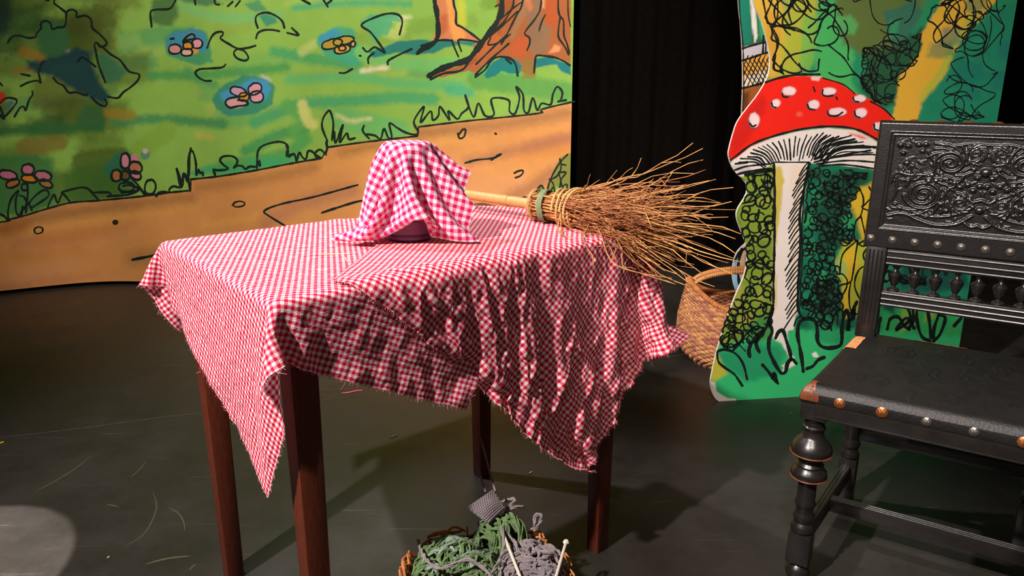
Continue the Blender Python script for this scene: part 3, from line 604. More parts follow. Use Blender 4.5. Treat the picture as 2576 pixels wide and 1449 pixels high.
for p, w in (([(200, -600), (225, 0), (262, 200), (285, 450), (282, 600), (240, 700), (120, 790), (0, 850), (-60, 900)], 12), ([(545, -600), (545, 0), (590, 200), (595, 400), (690, 460), (850, 570), (1005, 690)], 5.2), ([(1375, -600), (1370, 100), (1330, 280), (1240, 450), (1050, 700), (900, 900), (780, 1020), (500, 1110), (300, 1190), (130, 1290)], 14),
             ([(155, 1350), (300, 1280), (420, 1240), (600, 1220), (720, 1170), (800, 1060)], 5.5), ([(1575, -100), (1560, 100), (1480, 250), (1400, 380), (1270, 500)], 4.5), ([(1750, -100), (1700, 120), (1600, 300), (1450, 600), (1360, 750)], 4.5), ([(1700, 40), (1550, 150), (1330, 340)], 3.6), ([(1640, 190), (1400, 420), (1170, 620)], 3.6), ([(1450, 600), (1250, 780), (930, 1095)], 4.2),
             ([(1520, 580), (1320, 720), (1140, 760), (1180, 640)], 3.6), ([(1490, 740), (1330, 880), (1180, 1010), (920, 1270)], 4.6), ([(920, 1310), (1080, 1190), (1190, 1030), (1300, 970), (1420, 970), (1540, 1010), (1610, 1110), (1640, 1290)], 5.2), ([(1440, 1000), (1530, 1080)], 6), ([(2040, -300), (2035, 100), (1950, 300), (1780, 520), (1770, 590), (1840, 640), (1845, 740), (1800, 855)], 4.2), ([(2110, 250), (2050, 370), (2005, 520)], 3.8),
             ([(2340, -300), (2330, 100), (2355, 260), (2420, 350), (2430, 600), (2480, 740), (2520, 900)], 4.4), ([(2370, 280), (2345, 420), (2330, 580), (2350, 660), (2440, 790), (2510, 930)], 4.4), ([(2500, -300), (2500, 200), (2540, 450)], 3.4), ([(1920, 1240), (1935, 1080), (1960, 950), (2080, 950), (2280, 980), (2420, 1040), (2530, 1110)], 5.2),
             ([(520, 680), (560, 800), (630, 960)], 4.6), ([(680, 870), (630, 690), (760, 680), (900, 700), (1000, 720)], 5.0), ([(280, 690), (400, 680), (520, 690)], 5.0), ([(1260, 110), (1320, 75)], 4), ([(0, 780), (150, 740), (260, 700)], 7)):
    ink.append((Tq(p), w))
for p in ([(500, 1165), (560, 1130), (650, 1110)], [(760, 1130), (790, 1040), (840, 950), (885, 915), (930, 990), (970, 1095), (1000, 960), (1040, 830), (1120, 660), (1230, 490), (1360, 350)], [(1220, 430), (1240, 520), (1330, 545)], [(1245, 520), (1230, 640), (1160, 750), (1040, 810)], [(1030, 800), (1090, 870), (1120, 980), (1110, 1120), (1020, 1180), (1040, 1060), (1090, 950)],
          [(1200, 680), (1330, 680), (1240, 820), (1270, 960), (1270, 1090)], [(1200, 690), (1235, 830), (1220, 980), (1260, 1100)], [(1190, 1120), (1220, 1020), (1290, 920), (1350, 900), (1340, 1080)]):
    ink.append((Rq(p), 4.2))
for p in ([(390, 690), (460, 655), (540, 640), (550, 680), (500, 740), (410, 775)], [(-30, 452), (0, 440), (80, 370), (150, 345)]):
    ink.append((Rq(p), 4.6))
for e, w in ((ellipse(97, 579, 11, 8.5, -.2), 4.2), (ellipse(290, 559, 4, 4), 6), (ellipse(601, 513, 15, 7, -.1), 3.6)):
    ink.append((e, w))
ink.append(([(730, 575), (704, 560), (672, 540), (664, 532), (680, 522), (720, 510), (790, 495), (900, 465)], 4.6)); ink.append(([(810, 535), (840, 525), (895, 508), (930, 502)], 5.5)); ink.append(([(333, 653), (375, 645), (430, 632)], 6.5)); ink.append(([(1170, 410), (1200, 402), (1238, 398), (1258, 390)], 4.6)); ink.append(([(584, 516), (590, 512)], 3))
ribbons(ink, lambda x, y: bd_hit(x, y, .0012), 'ink_drawing', M['ink'], bd, 4)

# ================================================================== CUT-OUT FLATS
class Plane:
    def __init__(s, p0, d): s.p0 = np.array(p0, float); d = np.array(d, float); s.d = d / np.linalg.norm(d); s.n = np.array([s.d[1], -s.d[0]])
    def hit(s, px, py, off=0.0):
        dx, dy, dz = ray(px, py); k = (s.n @ s.p0 + off) / (s.n[0] * dx + s.n[1] * dy)
        return np.stack([dx * k, dy * k, CAM_H + dz * k], -1)
    def az(s, px, py):
        P = s.hit(px, py); return (P[..., :2] - s.p0) @ s.d, P[..., 2]
    def pt(s, a, z, off=0.0):
        q = s.p0 + np.asarray(a)[..., None] * s.d + off * s.n
        return np.concatenate([q, np.asarray(z)[..., None]], -1)
def flat_grid(pl, left_px, a_right, ztop, nx, nz, z0=0.0):
    l = spline(left_px, 10); a, z = pl.az(l[:, 0], l[:, 1]); o = np.argsort(z)
    zr = np.linspace(z0, ztop, nz); al = np.interp(zr, z[o], a[o])
    u = np.linspace(0, 1, nx)[None]; ga = al[:, None] + (a_right - al[:, None]) * u
    gz = np.repeat(zr[:, None], nx, 1)
    return ga, gz
def board_back(pl, ga, gz, th, name, parent, mat):
    n, m = ga.shape
    ring = [(0, j) for j in range(m)] + [(i, m - 1) for i in range(1, n)] + [(n - 1, j) for j in range(m - 2, -1, -1)] + [(i, 0) for i in range(n - 2, 0, -1)]
    ring = ring[::2]
    a = np.array([ga[r] for r in ring]); z = np.array([gz[r] for r in ring])
    f = pl.pt(a, z, -.0002); b = pl.pt(a, z, -th); k = len(a)
    mb = MB().add(np.concatenate([f, b]), [(i, (i + 1) % k, k + (i + 1) % k, k + i) for i in range(k)])
    # back face as a strip of row quads
    rows = list(range(0, n, 6)) + ([n - 1] if (n - 1) % 6 else [])
    V = np.concatenate([pl.pt(np.array([ga[i, 0], ga[i, -1]]), np.array([gz[i, 0], gz[i, -1]]), -th) for i in rows])
    mb.add(V, [(2 * i, 2 * i + 2, 2 * i + 3, 2 * i + 1) for i in range(len(rows) - 1)])
    return mb.build(name, mat, parent, False)
def scribble(poly, n, step, size, seed, w, lines, turn=1.0):
    # loose looping marker scrawl kept inside a polygon
    r = np.random.default_rng(seed); poly = np.asarray(poly, float)
    x0, y0 = poly.min(0); x1, y1 = poly.max(0)
    for k in range(n):
        for _ in range(50):
            p = np.array([r.uniform(x0, x1), r.uniform(y0, y1)])
            if inside(poly, p[:1], p[1:])[0]: break
        th = r.uniform(0, 6.28); L = r.integers(26, 60); cur = r.normal(0, .8 / size); pts = [p.copy()]
        for i in range(L):
            cur += -cur * .08 + r.normal(0, .27 * turn / size); cur = np.clip(cur, -1.7 / size, 1.7 / size)
            th += cur * step
            q = p + step * np.array([math.cos(th), math.sin(th)])
            if not inside(poly, q[:1], q[1:])[0]:
                th += 1.1; q = p + step * np.array([math.cos(th), math.sin(th)])
                if not inside(poly, q[:1], q[1:])[0]: th += 1.4; continue
            p = q; pts.append(p.copy())
        if len(pts) > 4: lines.append((pts, w))

def bubbles(poly, n, r0, r1, seed, w, lines):
    # close-set looped marker bubbles, as in a scrawled hedge
    r = np.random.default_rng(seed); poly = np.asarray(poly, float); lo = poly.min(0); hi = poly.max(0); got = []
    for _ in range(n * 30):
        if len(got) >= n: break
        c = np.array([r.uniform(lo[0], hi[0]), r.uniform(lo[1], hi[1])]); rad = r.uniform(r0, r1)
        if not inside(poly, c[:1], c[1:])[0] or edge_dist(poly, c[:1], c[1:])[0] < rad * .8: continue
        if any(np.hypot(*(c - g[0])) < .62 * (rad + g[1]) for g in got): continue
        got.append((c, rad)); a0 = r.uniform(0, 6.28); sp = r.uniform(4.4, 7.4) * r.choice([-1, 1]); a = a0 + np.linspace(0, sp, 14); e = r.uniform(.7, 1.0); ro = r.uniform(0, 3.1)
        x = rad * np.cos(a); y = rad * e * np.sin(a); pts = np.stack([c[0] + x * math.cos(ro) - y * math.sin(ro), c[1] + x * math.sin(ro) + y * math.cos(ro)], 1)
        if r.random() < .55:
            t = pts[-1] - pts[-2]; t /= max(np.linalg.norm(t), 1e-9); pts = np.concatenate([pts, [pts[-1] + t * rad * .6 + r.normal(0, 2, 2), pts[-1] + t * rad * 1.3 + r.normal(0, 5, 2)]])
            pts = pts[inside(poly, pts[:, 0], pts[:, 1])]
        if len(pts) > 4: lines.append((pts, w * r.uniform(.85, 1.2)))

# ---------------- toadstool flat
PM = Plane((.70, 2.376), (.278, .038))
MLEFT = [(1862, -560), (1872, -300), (1880, -120), (1895, 0), (1915, 50), (1928, 95), (1937, 140), (1935, 180), (1926, 205), (1905, 240), (1880, 272), (1856, 305), (1845, 335), (1835, 372), (1833, 392), (1842, 420), (1858, 442), (1876, 456), (1880, 475), (1877, 492), (1862, 515), (1853, 535), (1856, 558), (1866, 585), (1876, 612), (1879, 650), (1877, 675), (1868, 705), (1850, 745), (1832, 795), (1815, 845), (1802, 890), (1792, 935), (1787, 965), (1790, 985), (1800, 1003), (1812, 1012), (1822, 1016)]
aR = PM.az(np.array([2415.]), np.array([860.]))[0][0]
ga, gz = flat_grid(PM, MLEFT, aR, 1.72, 330, 640)
P = PM.pt(ga, gz).reshape(-1, 3); mx_, my_ = proj(P)
mc = Canvas(mx_, my_, (34, 132, 88))
rm = np.random.default_rng(9)
W_ = mc.wash
W_([(1840, -700), (1960, -700), (1970, 0), (1990, 90), (1985, 195), (1900, 200)], (196, 158, 52), 14, 1, 8)
W_([(1955, -700), (2040, -700), (2060, 0), (2055, 60), (2040, 130), (2010, 195), (1960, 195), (1975, 60)], (160, 166, 54), 14, 1, 8)
W_([(1930, 20), (1960, 40), (1965, 100), (1940, 150), (1925, 90)], (190, 140, 46), 8, .8, 6)
W_([(2020, 40), (2060, 40), (2080, 70), (2060, 130), (2030, 190), (2010, 150)], (110, 170, 70), 8, .9, 6)
W_([(2060, 0), (2100, 0), (2120, 60), (2150, 130), (2140, 200), (2160, 240), (2120, 215), (2050, 195), (2050, 120)], (66, 166, 88), 8, 1, 6)
W_([(2095, -700), (2330, -700), (2330, 0), (2300, 60), (2260, 120), (2230, 150), (2180, 140), (2120, 110), (2105, 40)], (86, 106, 52), 12, 1, 8)
W_([(2090, 40), (2140, 40), (2160, 60), (2150, 90), (2110, 80)], (76, 170, 96), 6, .7, 5)
W_([(2225, 30), (2300, 0), (2320, 30), (2290, 90), (2250, 110), (2230, 80)], (44, 104, 84), 8, .9, 6)
W_([(2180, 135), (2240, 120), (2320, 70), (2330, 130), (2280, 200), (2250, 265), (2200, 270), (2165, 220)], (34, 78, 50), 10, .95, 7)
W_([(2240, 50), (2262, 55), (2255, 95), (2235, 90)], (50, 140, 92), 5, .8, 4)
W_([(2370, -700), (2520, -700), (2505, 0), (2470, 45), (2430, 90), (2392, 160), (2370, 200), (2330, 245), (2300, 310), (2240, 310), (2256, 240), (2262, 190), (2320, 125), (2318, 85), (2340, 50), (2370, 0)], (208, 162, 52), 4, 1, 6)
W_([(2400, 90), (2450, 30), (2470, 30), (2440, 80), (2380, 185), (2330, 260), (2310, 250), (2370, 160)], (166, 170, 56), 8, .9, 6)
W_([(2460, 60), (2560, 0), (2560, 330), (2310, 330), (2320, 260), (2380, 190), (2410, 110)], (28, 124, 92), 7, 1, 6)
W_([(2400, 140), (2470, 120), (2480, 200), (2400, 220)], (22, 108, 92), 10, .7, 8)
for i in range(18):
    x = rm.uniform(2330, 2540); y = rm.uniform(-500, 300); W_(blob(x, y, rm.uniform(30, 80), rm.uniform(20, 60)), [(24, 116, 84), (40, 140, 96), (26, 104, 96)][rm.integers(3)], 8, .6, 6)
# undergrowth left of the stem
LB = [(1870, 440), (1948, 425), (1946, 830), (1930, 850), (1800, 900), (1820, 820), (1850, 745), (1878, 675), (1866, 585), (1853, 535), (1878, 490)]
W_([(1840, 420), (1950, 400), (1950, 880), (1770, 920)], (122, 146, 44), 6, 1, 5)
for i in range(26):
    x = rm.uniform(1820, 1940); y = rm.uniform(440, 880); W_(blob(x, y, rm.uniform(18, 50), rm.uniform(18, 46)), [(96, 128, 40), (150, 160, 62), (108, 150, 50), (166, 152, 66)][rm.integers(4)], 6, .7, 5)
# undergrowth right of the stem
W_([(2005, 400), (2240, 400), (2240, 860), (2000, 860)], (24, 110, 76), 8, 1, 6)
for i in range(34):
    x = rm.uniform(2020, 2150); y = rm.uniform(420, 830); W_(blob(x, y, rm.uniform(14, 40), rm.uniform(16, 44)), [(22, 84, 58), (46, 150, 90), (30, 128, 90), (24, 70, 48), (20, 92, 66)][rm.integers(5)], 4, .85, 4)
W_([(2070, 440), (2150, 430), (2190, 440), (2150, 500), (2120, 560), (2130, 620), (2060, 640), (2050, 540)], (22, 66, 46), 12, .85, 8)
W_([(2050, 720), (2100, 690), (2120, 760), (2110, 820), (2070, 840), (2050, 800)], (24, 62, 42), 12, .8, 8)
W_([(2165, 470), (2260, 445), (2260, 620), (2170, 600), (2150, 540), (2140, 510)], (204, 172, 44), 7, 1, 5)
W_([(2120, 610), (2240, 590), (2235, 700), (2215, 790), (2125, 800), (2115, 700), (2105, 660)], (170, 176, 52), 7, 1, 5)
W_([(2122, 640), (2152, 610), (2160, 680), (2140, 720), (2135, 790), (2120, 800), (2125, 700)], (208, 172, 44), 6, .95, 5)
W_([(2100, 650), (2130, 660), (2130, 700), (2105, 700)], (140, 178, 96), 6, .8, 5)
W_([(2205, 560), (2440, 560), (2440, 880), (2205, 880)], (22, 116, 88), 8, .9, 6)
W_([(2270, 640), (2400, 600), (2440, 720), (2330, 740), (2260, 720)], (20, 66, 60), 14, .9, 8)
W_([(2215, 750), (2420, 770), (2420, 900), (2215, 900)], (48, 156, 82), 10, .95, 6)
W_([(2215, 740), (2260, 745), (2250, 790), (2220, 780)], (14, 58, 60), 8, .9, 5)
W_([(2270, 775), (2310, 780), (2300, 820), (2260, 840)], (128, 168, 60), 8, .8, 5); W_([(2330, 760), (2360, 765), (2350, 800), (2325, 810)], (140, 168, 54), 8, .7, 5)
# grassy foot
W_([(1770, 880), (1830, 865), (1880, 850), (1940, 850), (2000, 830), (2150, 830), (2450, 850), (2450, 1060), (1760, 1060)], (50, 176, 106), 8, 1, 6)
W_([(1795, 890), (1850, 870), (1950, 865), (1980, 880), (1960, 940), (1880, 960), (1830, 930)], (30, 134, 92), 12, .8, 8)
W_([(1900, 800), (1945, 790), (1945, 850), (1880, 870), (1870, 830)], (50, 132, 66), 10, .9, 6)
W_([(1780, 890), (1806, 885), (1815, 915), (1832, 940), (1805, 955), (1785, 965)], (176, 172, 56), 6, 1, 4)
W_([(1778, 955), (1798, 962), (1804, 985), (1830, 1001), (1850, 1003), (1860, 1022), (1770, 1040)], (226, 222, 214), 2, 1, 1.5)
W_([(2030, 800), (2080, 790), (2110, 830), (2120, 870), (2060, 860)], (34, 136, 86), 8, .7, 5)
# toadstool
STEM = [(1946, 406), (2036, 406), (2030, 440), (2018, 540), (2010, 620), (2008, 700), (2005, 770), (2000, 800), (1996, 830), (1985, 832), (1950, 832), (1942, 800), (1946, 600)]
W_(STEM, (224, 214, 205), 2, 1, 1)
W_([(1948, 420), (1966, 418), (1972, 450), (1964, 520), (1952, 620), (1948, 600)], (196, 176, 62), 4, .95, 3)
W_([(1990, 420), (2030, 410), (2012, 540), (2005, 790), (1990, 790), (1992, 600)], (226, 206, 184), 6, .9, 3)
W_([(1948, 700), (1956, 690), (1954, 770), (1946, 790)], (206, 190, 110), 4, .8, 3)
W_([(1943, 795), (1992, 798), (1980, 840), (1982, 870), (1998, 900), (2002, 918), (1985, 925), (1966, 935), (1985, 900), (1965, 862), (1945, 850)], (222, 212, 204), 3, 1, 3)
W_([(1965, 920), (1985, 908), (1996, 915), (1978, 932)], (222, 214, 206), 2, .9, 2); W_([(2042, 890), (2052, 884), (2062, 900), (2046, 898)], (226, 222, 216), 1.5, 1, 1)
GILL = [(1836, 412), (1850, 398), (1890, 368), (1940, 348), (2010, 330), (2080, 322), (2150, 327), (2200, 352), (2226, 374), (2268, 390), (2266, 432), (2222, 428), (2180, 424), (2100, 414), (2038, 410), (1946, 410), (1936, 418), (1905, 428), (1868, 444), (1846, 440)]
W_(GILL, (222, 212, 204), 2, 1, 1.5)
W_([(1838, 420), (1860, 412), (1895, 420), (1880, 436), (1860, 440)], (150, 140, 140), 6, .5, 4)
CAP = [(1922, 205), (1960, 193), (2010, 191), (2060, 193), (2110, 206), (2150, 234), (2200, 255), (2238, 285), (2250, 310), (2250, 345), (2228, 372), (2200, 350), (2150, 325), (2080, 318), (2010, 326), (1940, 346), (1890, 368), (1850, 400), (1830, 400), (1836, 360), (1850, 310), (1880, 270)]
W_(CAP, (226, 34, 20), 1.5, 1, 1)
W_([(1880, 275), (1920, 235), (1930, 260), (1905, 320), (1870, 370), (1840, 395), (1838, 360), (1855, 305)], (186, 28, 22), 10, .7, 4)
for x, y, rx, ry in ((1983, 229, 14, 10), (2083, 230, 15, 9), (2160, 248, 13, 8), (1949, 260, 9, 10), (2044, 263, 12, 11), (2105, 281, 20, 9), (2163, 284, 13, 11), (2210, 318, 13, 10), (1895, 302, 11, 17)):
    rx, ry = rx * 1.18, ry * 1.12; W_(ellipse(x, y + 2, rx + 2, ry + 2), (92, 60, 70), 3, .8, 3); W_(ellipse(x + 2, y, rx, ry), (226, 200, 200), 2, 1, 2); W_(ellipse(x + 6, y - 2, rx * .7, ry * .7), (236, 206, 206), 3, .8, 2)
W_(ellipse(2010, 287, 7, 6), (226, 110, 90), 4, .6, 3); W_([(2040, 193), (2065, 192), (2060, 203), (2042, 201)], (226, 190, 180), 2, .9, 2)
W_([(2132, 334), (2160, 338), (2185, 350), (2160, 348)], (224, 80, 50), 3, .8, 2)

tf = empty('toadstool_flat', (1.1, 2.43, 0))
tag(tf, 'tall cut-out board painted with a red spotted toadstool and scribbled greenery, behind the black chair', 'stage flat')
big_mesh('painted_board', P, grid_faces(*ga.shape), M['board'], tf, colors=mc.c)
board_back(PM, ga, gz, .009, 'board_edge', tf, M['white_edge'])
ml = []
N3 = lambda p: Z(1780, 400, 4.528, p)
N4 = lambda p: Z(1780, 700, 4.528, p)
N1 = lambda p: Z(1780, 0, 3.235, p)
ml.append(([(1926, 207), (1960, 196), (2005, 188), (2062, 187)], 5.5)); ml.append(([(2070, 196), (2120, 212), (2150, 235)], 3)); ml.append(([(2190, 255), (2225, 275), (2250, 300)], 4))
ml.append(([(1838, 402), (1852, 392), (1890, 364), (1940, 344), (2010, 326), (2080, 318), (2150, 324), (2205, 350), (2228, 372)], 5))
ml.append(([(1946, 408), (2036, 408)], 3))
# gill strokes
for i in range(30):
    t = i / 29.0; x0 = np.interp(t, [0, .25, .6, 1], [1846, 1930, 2080, 2222]); y0 = np.interp(x0, [1838, 1890, 1940, 2010, 2080, 2150, 2205, 2228], [404, 368, 348, 331, 323, 329, 355, 377])
    x1 = np.interp(t, [0, .22, .58, .75, 1], [1925, 1956, 2030, 2044, 2060]); y1 = np.interp(t, [0, .15, .3, .6, .8, 1], [424, 410, 404, 404, 408, 418])
    sx = rm.uniform(-6, 6); k = rm.uniform(.1, .35); f = rm.uniform(.82, 1.0)
    a = np.array([x0 + (x1 - x0) * k * .6 + sx * .3, y0 + 6 + (y1 - y0) * k * .5]); b = np.array([x0 + (x1 - x0) * f, y0 + (y1 - y0) * f])
    mid = (a + b) / 2 + np.array([(x1 - x0) * .10, -(abs(x1 - x0)) * .10])
    ml.append(([a, mid, b], rm.uniform(2.6, 4.6)))
for p in ([(2050, 400), (2100, 380), (2160, 368), (2215, 372)], [(2048, 408), (2110, 394), (2180, 388), (2220, 392)], [(2055, 412), (2130, 404), (2200, 408), (2220, 412)], [(2060, 418), (2120, 414), (2200, 424)], [(2050, 392), (2080, 368), (2150, 350)], [(1848, 428), (1880, 418), (1940, 412)], [(1856, 438), (1890, 430), (1940, 424)], [(1880, 408), (1850, 412)], [(2090, 396), (2140, 386), (2190, 378)]):
    ml.append((p, rm.uniform(4, 6.5)))
ml.append(([(1876, 440), (1910, 432), (1946, 428)], 9))
# cap spot shadows
for p in ([(1968, 235), (1970, 243), (1982, 244)], [(2070, 226), (2069, 236), (2078, 242), (2095, 240)], [(2146, 245), (2150, 254), (2160, 256)], [(1941, 258), (1944, 268), (1952, 270)], [(2031, 262), (2036, 273), (2050, 276)], [(2082, 280), (2086, 290), (2105, 291), (2120, 282)], [(2150, 280), (2153, 291), (2164, 296)], [(2199, 312), (2200, 324), (2210, 328)], [(1886, 310), (1893, 318), (1902, 314)], [(2046, 218), (2050, 230)], [(2104, 244), (2106, 250)]):
    ml.append((p, 4))
# stem outline and hatching
ml.append(([(1947, 412), (1949, 500), (1948, 620), (1946, 700), (1944, 780), (1930, 812)], 6))
ml.append(([(2036, 410), (2030, 440), (2022, 480), (2012, 540), (2014, 600), (2010, 680), (2007, 760), (2012, 790), (2022, 802)], 7)); ml.append(([(2024, 470), (2018, 560), (2018, 650), (2014, 720), (2014, 770)], 3.5))
for i in range(27):
    y = 404 + i * 14.4 + rm.uniform(-3, 3); xr = np.interp(y, [404, 480, 540, 800], [2036, 2022, 2013, 2008]); L = rm.uniform(24, 38)
    ml.append(([(xr - 2, y), (xr - L * .5, y + L * .55), (xr - L, y + L * 1.15 + 6)], 3.2))
# grass at the foot
for p, w in (([(165, 815), (120, 830), (110, 880), (130, 960), (200, 1020), (300, 1090), (360, 1170), (395, 1225)], 6), ([(165, 810), (240, 820), (320, 860), (380, 930), (420, 1020), (450, 1150)], 6), ([(480, 890), (470, 820), (510, 720), (580, 640), (680, 540), (740, 320)], 9), ([(550, 720), (560, 780), (590, 840)], 8), ([(640, 600), (550, 730)], 9),
             ([(690, 500), (735, 600), (700, 700), (700, 820), (740, 920), (800, 1030), (850, 1085), (890, 1060), (910, 970), (960, 920), (1010, 970)], 9), ([(775, 680), (810, 610), (860, 600), (900, 720), (940, 850), (950, 930)], 9), ([(625, 985), (690, 1060), (740, 1130), (800, 1195)], 8), ([(740, 1130), (760, 1080), (790, 1170)], 7),
             ([(1090, 1060), (1070, 900), (1045, 760), (1025, 640), (1040, 520), (1090, 470), (1170, 460), (1230, 500), (1250, 600), (1250, 700), (1290, 770), (1380, 795), (1500, 770), (1530, 700), (1530, 560), (1560, 400), (1590, 370), (1610, 450), (1600, 600), (1610, 480), (1640, 470), (1670, 360)], 9), ([(1640, 400), (1680, 310), (1700, 270)], 9), ([(1680, 400), (1660, 460)], 7), ([(1050, 440), (1010, 470), (985, 540)], 4),
             ([(1130, 1030), (1200, 1000), (1260, 930), (1330, 900)], 8), ([(500, 540), (540, 570), (640, 560)], 4), ([(190, 540), (260, 510), (320, 490), (300, 560), (230, 570), (300, 610), (390, 630), (410, 610)], 3.6), ([(250, 330), (280, 430), (310, 540), (310, 650), (350, 740), (430, 830)], 3.6), ([(410, 610), (400, 680), (330, 760), (230, 790), (170, 740), (180, 690), (300, 620)], 4.2)):
    ml.append((N4(p), w))
for p in ([(2225, 690), (2240, 640)], [(2270, 750), (2290, 800), (2255, 830), (2280, 800), (2300, 826)], [(2290, 750), (2298, 800), (2285, 828)], [(2310, 755), (2306, 800), (2318, 845), (2340, 858)], [(2330, 755), (2338, 810), (2342, 850)], [(2365, 760), (2362, 790), (2378, 800), (2365, 840), (2348, 858)], [(2362, 790), (2350, 825), (2348, 850)], [(2232, 828), (2240, 802), (2260, 798), (2275, 820), (2288, 828)], [(2400, 820), (2418, 800)], [(2215, 800), (2205, 850)], [(2238, 600), (2246, 650), (2262, 690), (2285, 710)], [(2300, 630), (2310, 680), (2290, 710)], [(2340, 650), (2350, 700)], [(2370, 640), (2380, 690)]):
    ml.append((p, 8))
for p in ([(2160, 470), (2172, 500), (2166, 540), (2152, 560), (2150, 600), (2172, 620), (2178, 600), (2166, 545)], [(2186, 470), (2194, 490), (2180, 510), (2168, 520)], [(2170, 524), (2190, 530), (2206, 522)], [(2112, 690), (2120, 640), (2150, 610), (2158, 604), (2154, 630), (2145, 690), (2138, 710), (2110, 720), (2120, 740), (2132, 710), (2120, 690), (2104, 690)], [(2140, 712), (2136, 740), (2140, 780), (2160, 790), (2170, 770), (2150, 720), (2160, 680), (2185, 665)], [(2158, 614), (2180, 600), (2200, 570)], [(2185, 640), (2180, 660), (2172, 640), (2190, 610)]):
    ml.append((p, 4))
# marker scrawl in the foliage
scribble([(1905, -420), (2100, -420), (2100, 0), (2110, 60), (2080, 180), (1945, 190), (1940, 100)], 17, 7, 27, 1, 4.2, ml)
scribble([(1905, -20), (2060, -20), (2080, 60), (2060, 180), (1945, 190), (1940, 100)], 5, 7, 25, 21, 4.4, ml)
scribble([(2060, 0), (2130, 20), (2180, 100), (2200, 240), (2130, 205), (2040, 180)], 5, 6, 22, 2, 4.0, ml)
scribble([(2120, -420), (2320, -420), (2340, 0), (2320, 90), (2240, 130), (2150, 110)], 23, 6, 22, 3, 3.0, ml)
scribble([(2170, 120), (2250, 110), (2320, 80), (2310, 150), (2260, 220), (2240, 265), (2200, 260), (2165, 210)], 17, 5, 15, 4, 3.0, ml)
scribble([(2350, -420), (2540, -420), (2535, 0), (2500, 290), (2360, 320), (2380, 180), (2430, 60)], 20, 7, 26, 5, 2.8, ml)
scribble([(2330, 20), (2430, -20), (2480, 40), (2400, 130), (2340, 100)], 5, 7, 24, 6, 3.6, ml)
bubbles(LB, 60, 9, 17, 7, 4.4, ml); scribble(LB, 4, 6, 18, 17, 4.0, ml)
RBUSH = [(2030, 420), (2190, 428), (2170, 470), (2140, 520), (2150, 600), (2110, 640), (2115, 720), (2130, 800), (2090, 840), (2015, 800), (2020, 600)]
bubbles(RBUSH, 90, 7, 15, 8, 4.0, ml); bubbles(RBUSH, 26, 5, 9, 18, 3.4, ml); scribble(RBUSH, 5, 5, 14, 28, 3.8, ml)
scribble([(2070, 440), (2160, 440), (2130, 560), (2090, 620), (2060, 560)], 5, 4.5, 11, 10, 3.4, ml)
scribble([(2050, 700), (2110, 700), (2115, 820), (2070, 830)], 4, 4.5, 10, 11, 3.4, ml)
scribble([(2215, 600), (2330, 610), (2330, 720), (2215, 710)], 8, 6, 16, 12, 4.6, ml)
ribbons(ml, lambda x, y: PM.hit(x, y, .0006), 'ink_drawing', M['ink_dark'], tf, 8)

# ---------------- figure flat half hidden behind the toadstool flat
PF = Plane((.80, 2.98), (1.0, .05))
FLEFT = [(1845, -450), (1850, -200), (1857, 0), (1862, 50), (1866, 110), (1868, 170), (1868, 230), (1866, 270), (1866, 300), (1874, 330), (1895, 380), (1905, 470), (1905, 560), (1892, 600), (1872, 615), (1855, 632), (1846, 655), (1842, 685), (1846, 718), (1858, 745), (1876, 765), (1892, 790), (1900, 840), (1902, 890)]
aF = PF.az(np.array([2090.]), np.array([300.]))[0][0]
fa, fz = flat_grid(PF, FLEFT, aF, 1.62, 60, 330)
FP = PF.pt(fa, fz).reshape(-1, 3); fx_, fy_ = proj(FP)
fc = Canvas(fx_, fy_, (40, 92, 66))
fc.wash([(1800, -900), (1884, -900), (1886, 0), (1890, 110), (1800, 112)], (18, 116, 96), 3, 1, 1)
fc.wash([(1905, -900), (2120, -900), (2120, 105), (1912, 98), (1905, 0)], (52, 150, 98), 3, 1, 1)
fc.wash([(1886, -900), (1902, -900), (1900, 30), (1906, 90), (1898, 112), (1892, 60), (1888, 0)], (214, 214, 210), 1.5, 1, 1)
fc.wash([(1800, 130), (1868, 118), (1930, 106), (1990, 100), (2120, 100), (2120, 130), (1930, 130), (1868, 150), (1800, 165)], (186, 180, 190), 1.5, 1, 1)
fc.wash([(1800, 155), (1868, 150), (1930, 130), (2120, 128), (2120, 205), (1930, 205), (1868, 222), (1800, 235)], (214, 152, 62), 2, 1, 1)
fc.wash([(1800, 205), (1868, 195), (1930, 175), (2120, 175), (2120, 205), (1930, 205), (1868, 222), (1800, 235)], (222, 210, 190), 8, .9, 2)
fc.wash([(1800, 235), (1868, 222), (1930, 205), (2120, 205), (2120, 480), (1800, 480)], (150, 84, 36), 2, 1, 1)
fc.wash([(1868, 235), (1885, 230), (1882, 300), (1868, 300)], (70, 40, 20), 6, .8, 3)
fc.wash([(1800, 600), (1960, 600), (1960, 780), (1800, 780)], (216, 216, 212), 1, 1, 0)
fc.wash([(1846, 660), (1862, 640), (1862, 690), (1864, 730), (1870, 762), (1850, 750), (1842, 700)], (136, 190, 220), 2, 1, 1)
fc.wash([(1862, 630), (1876, 622), (1880, 660), (1874, 700), (1872, 740), (1862, 700)], (214, 176, 140), 2, 1, 1)
fc.wash([(1874, 618), (1960, 610), (1960, 770), (1874, 770)], (222, 142, 98), 2, 1, 1)
ff = empty('figure_flat', (1.05, 3.0, 0))
tag(ff, 'green and brown painted figure cut-out mostly hidden behind the toadstool board', 'stage flat')
big_mesh('painted_board', FP, grid_faces(*fa.shape), M['board'], ff, colors=fc.c)
board_back(PF, fa, fz, .009, 'board_edge', ff, M['white_edge'])
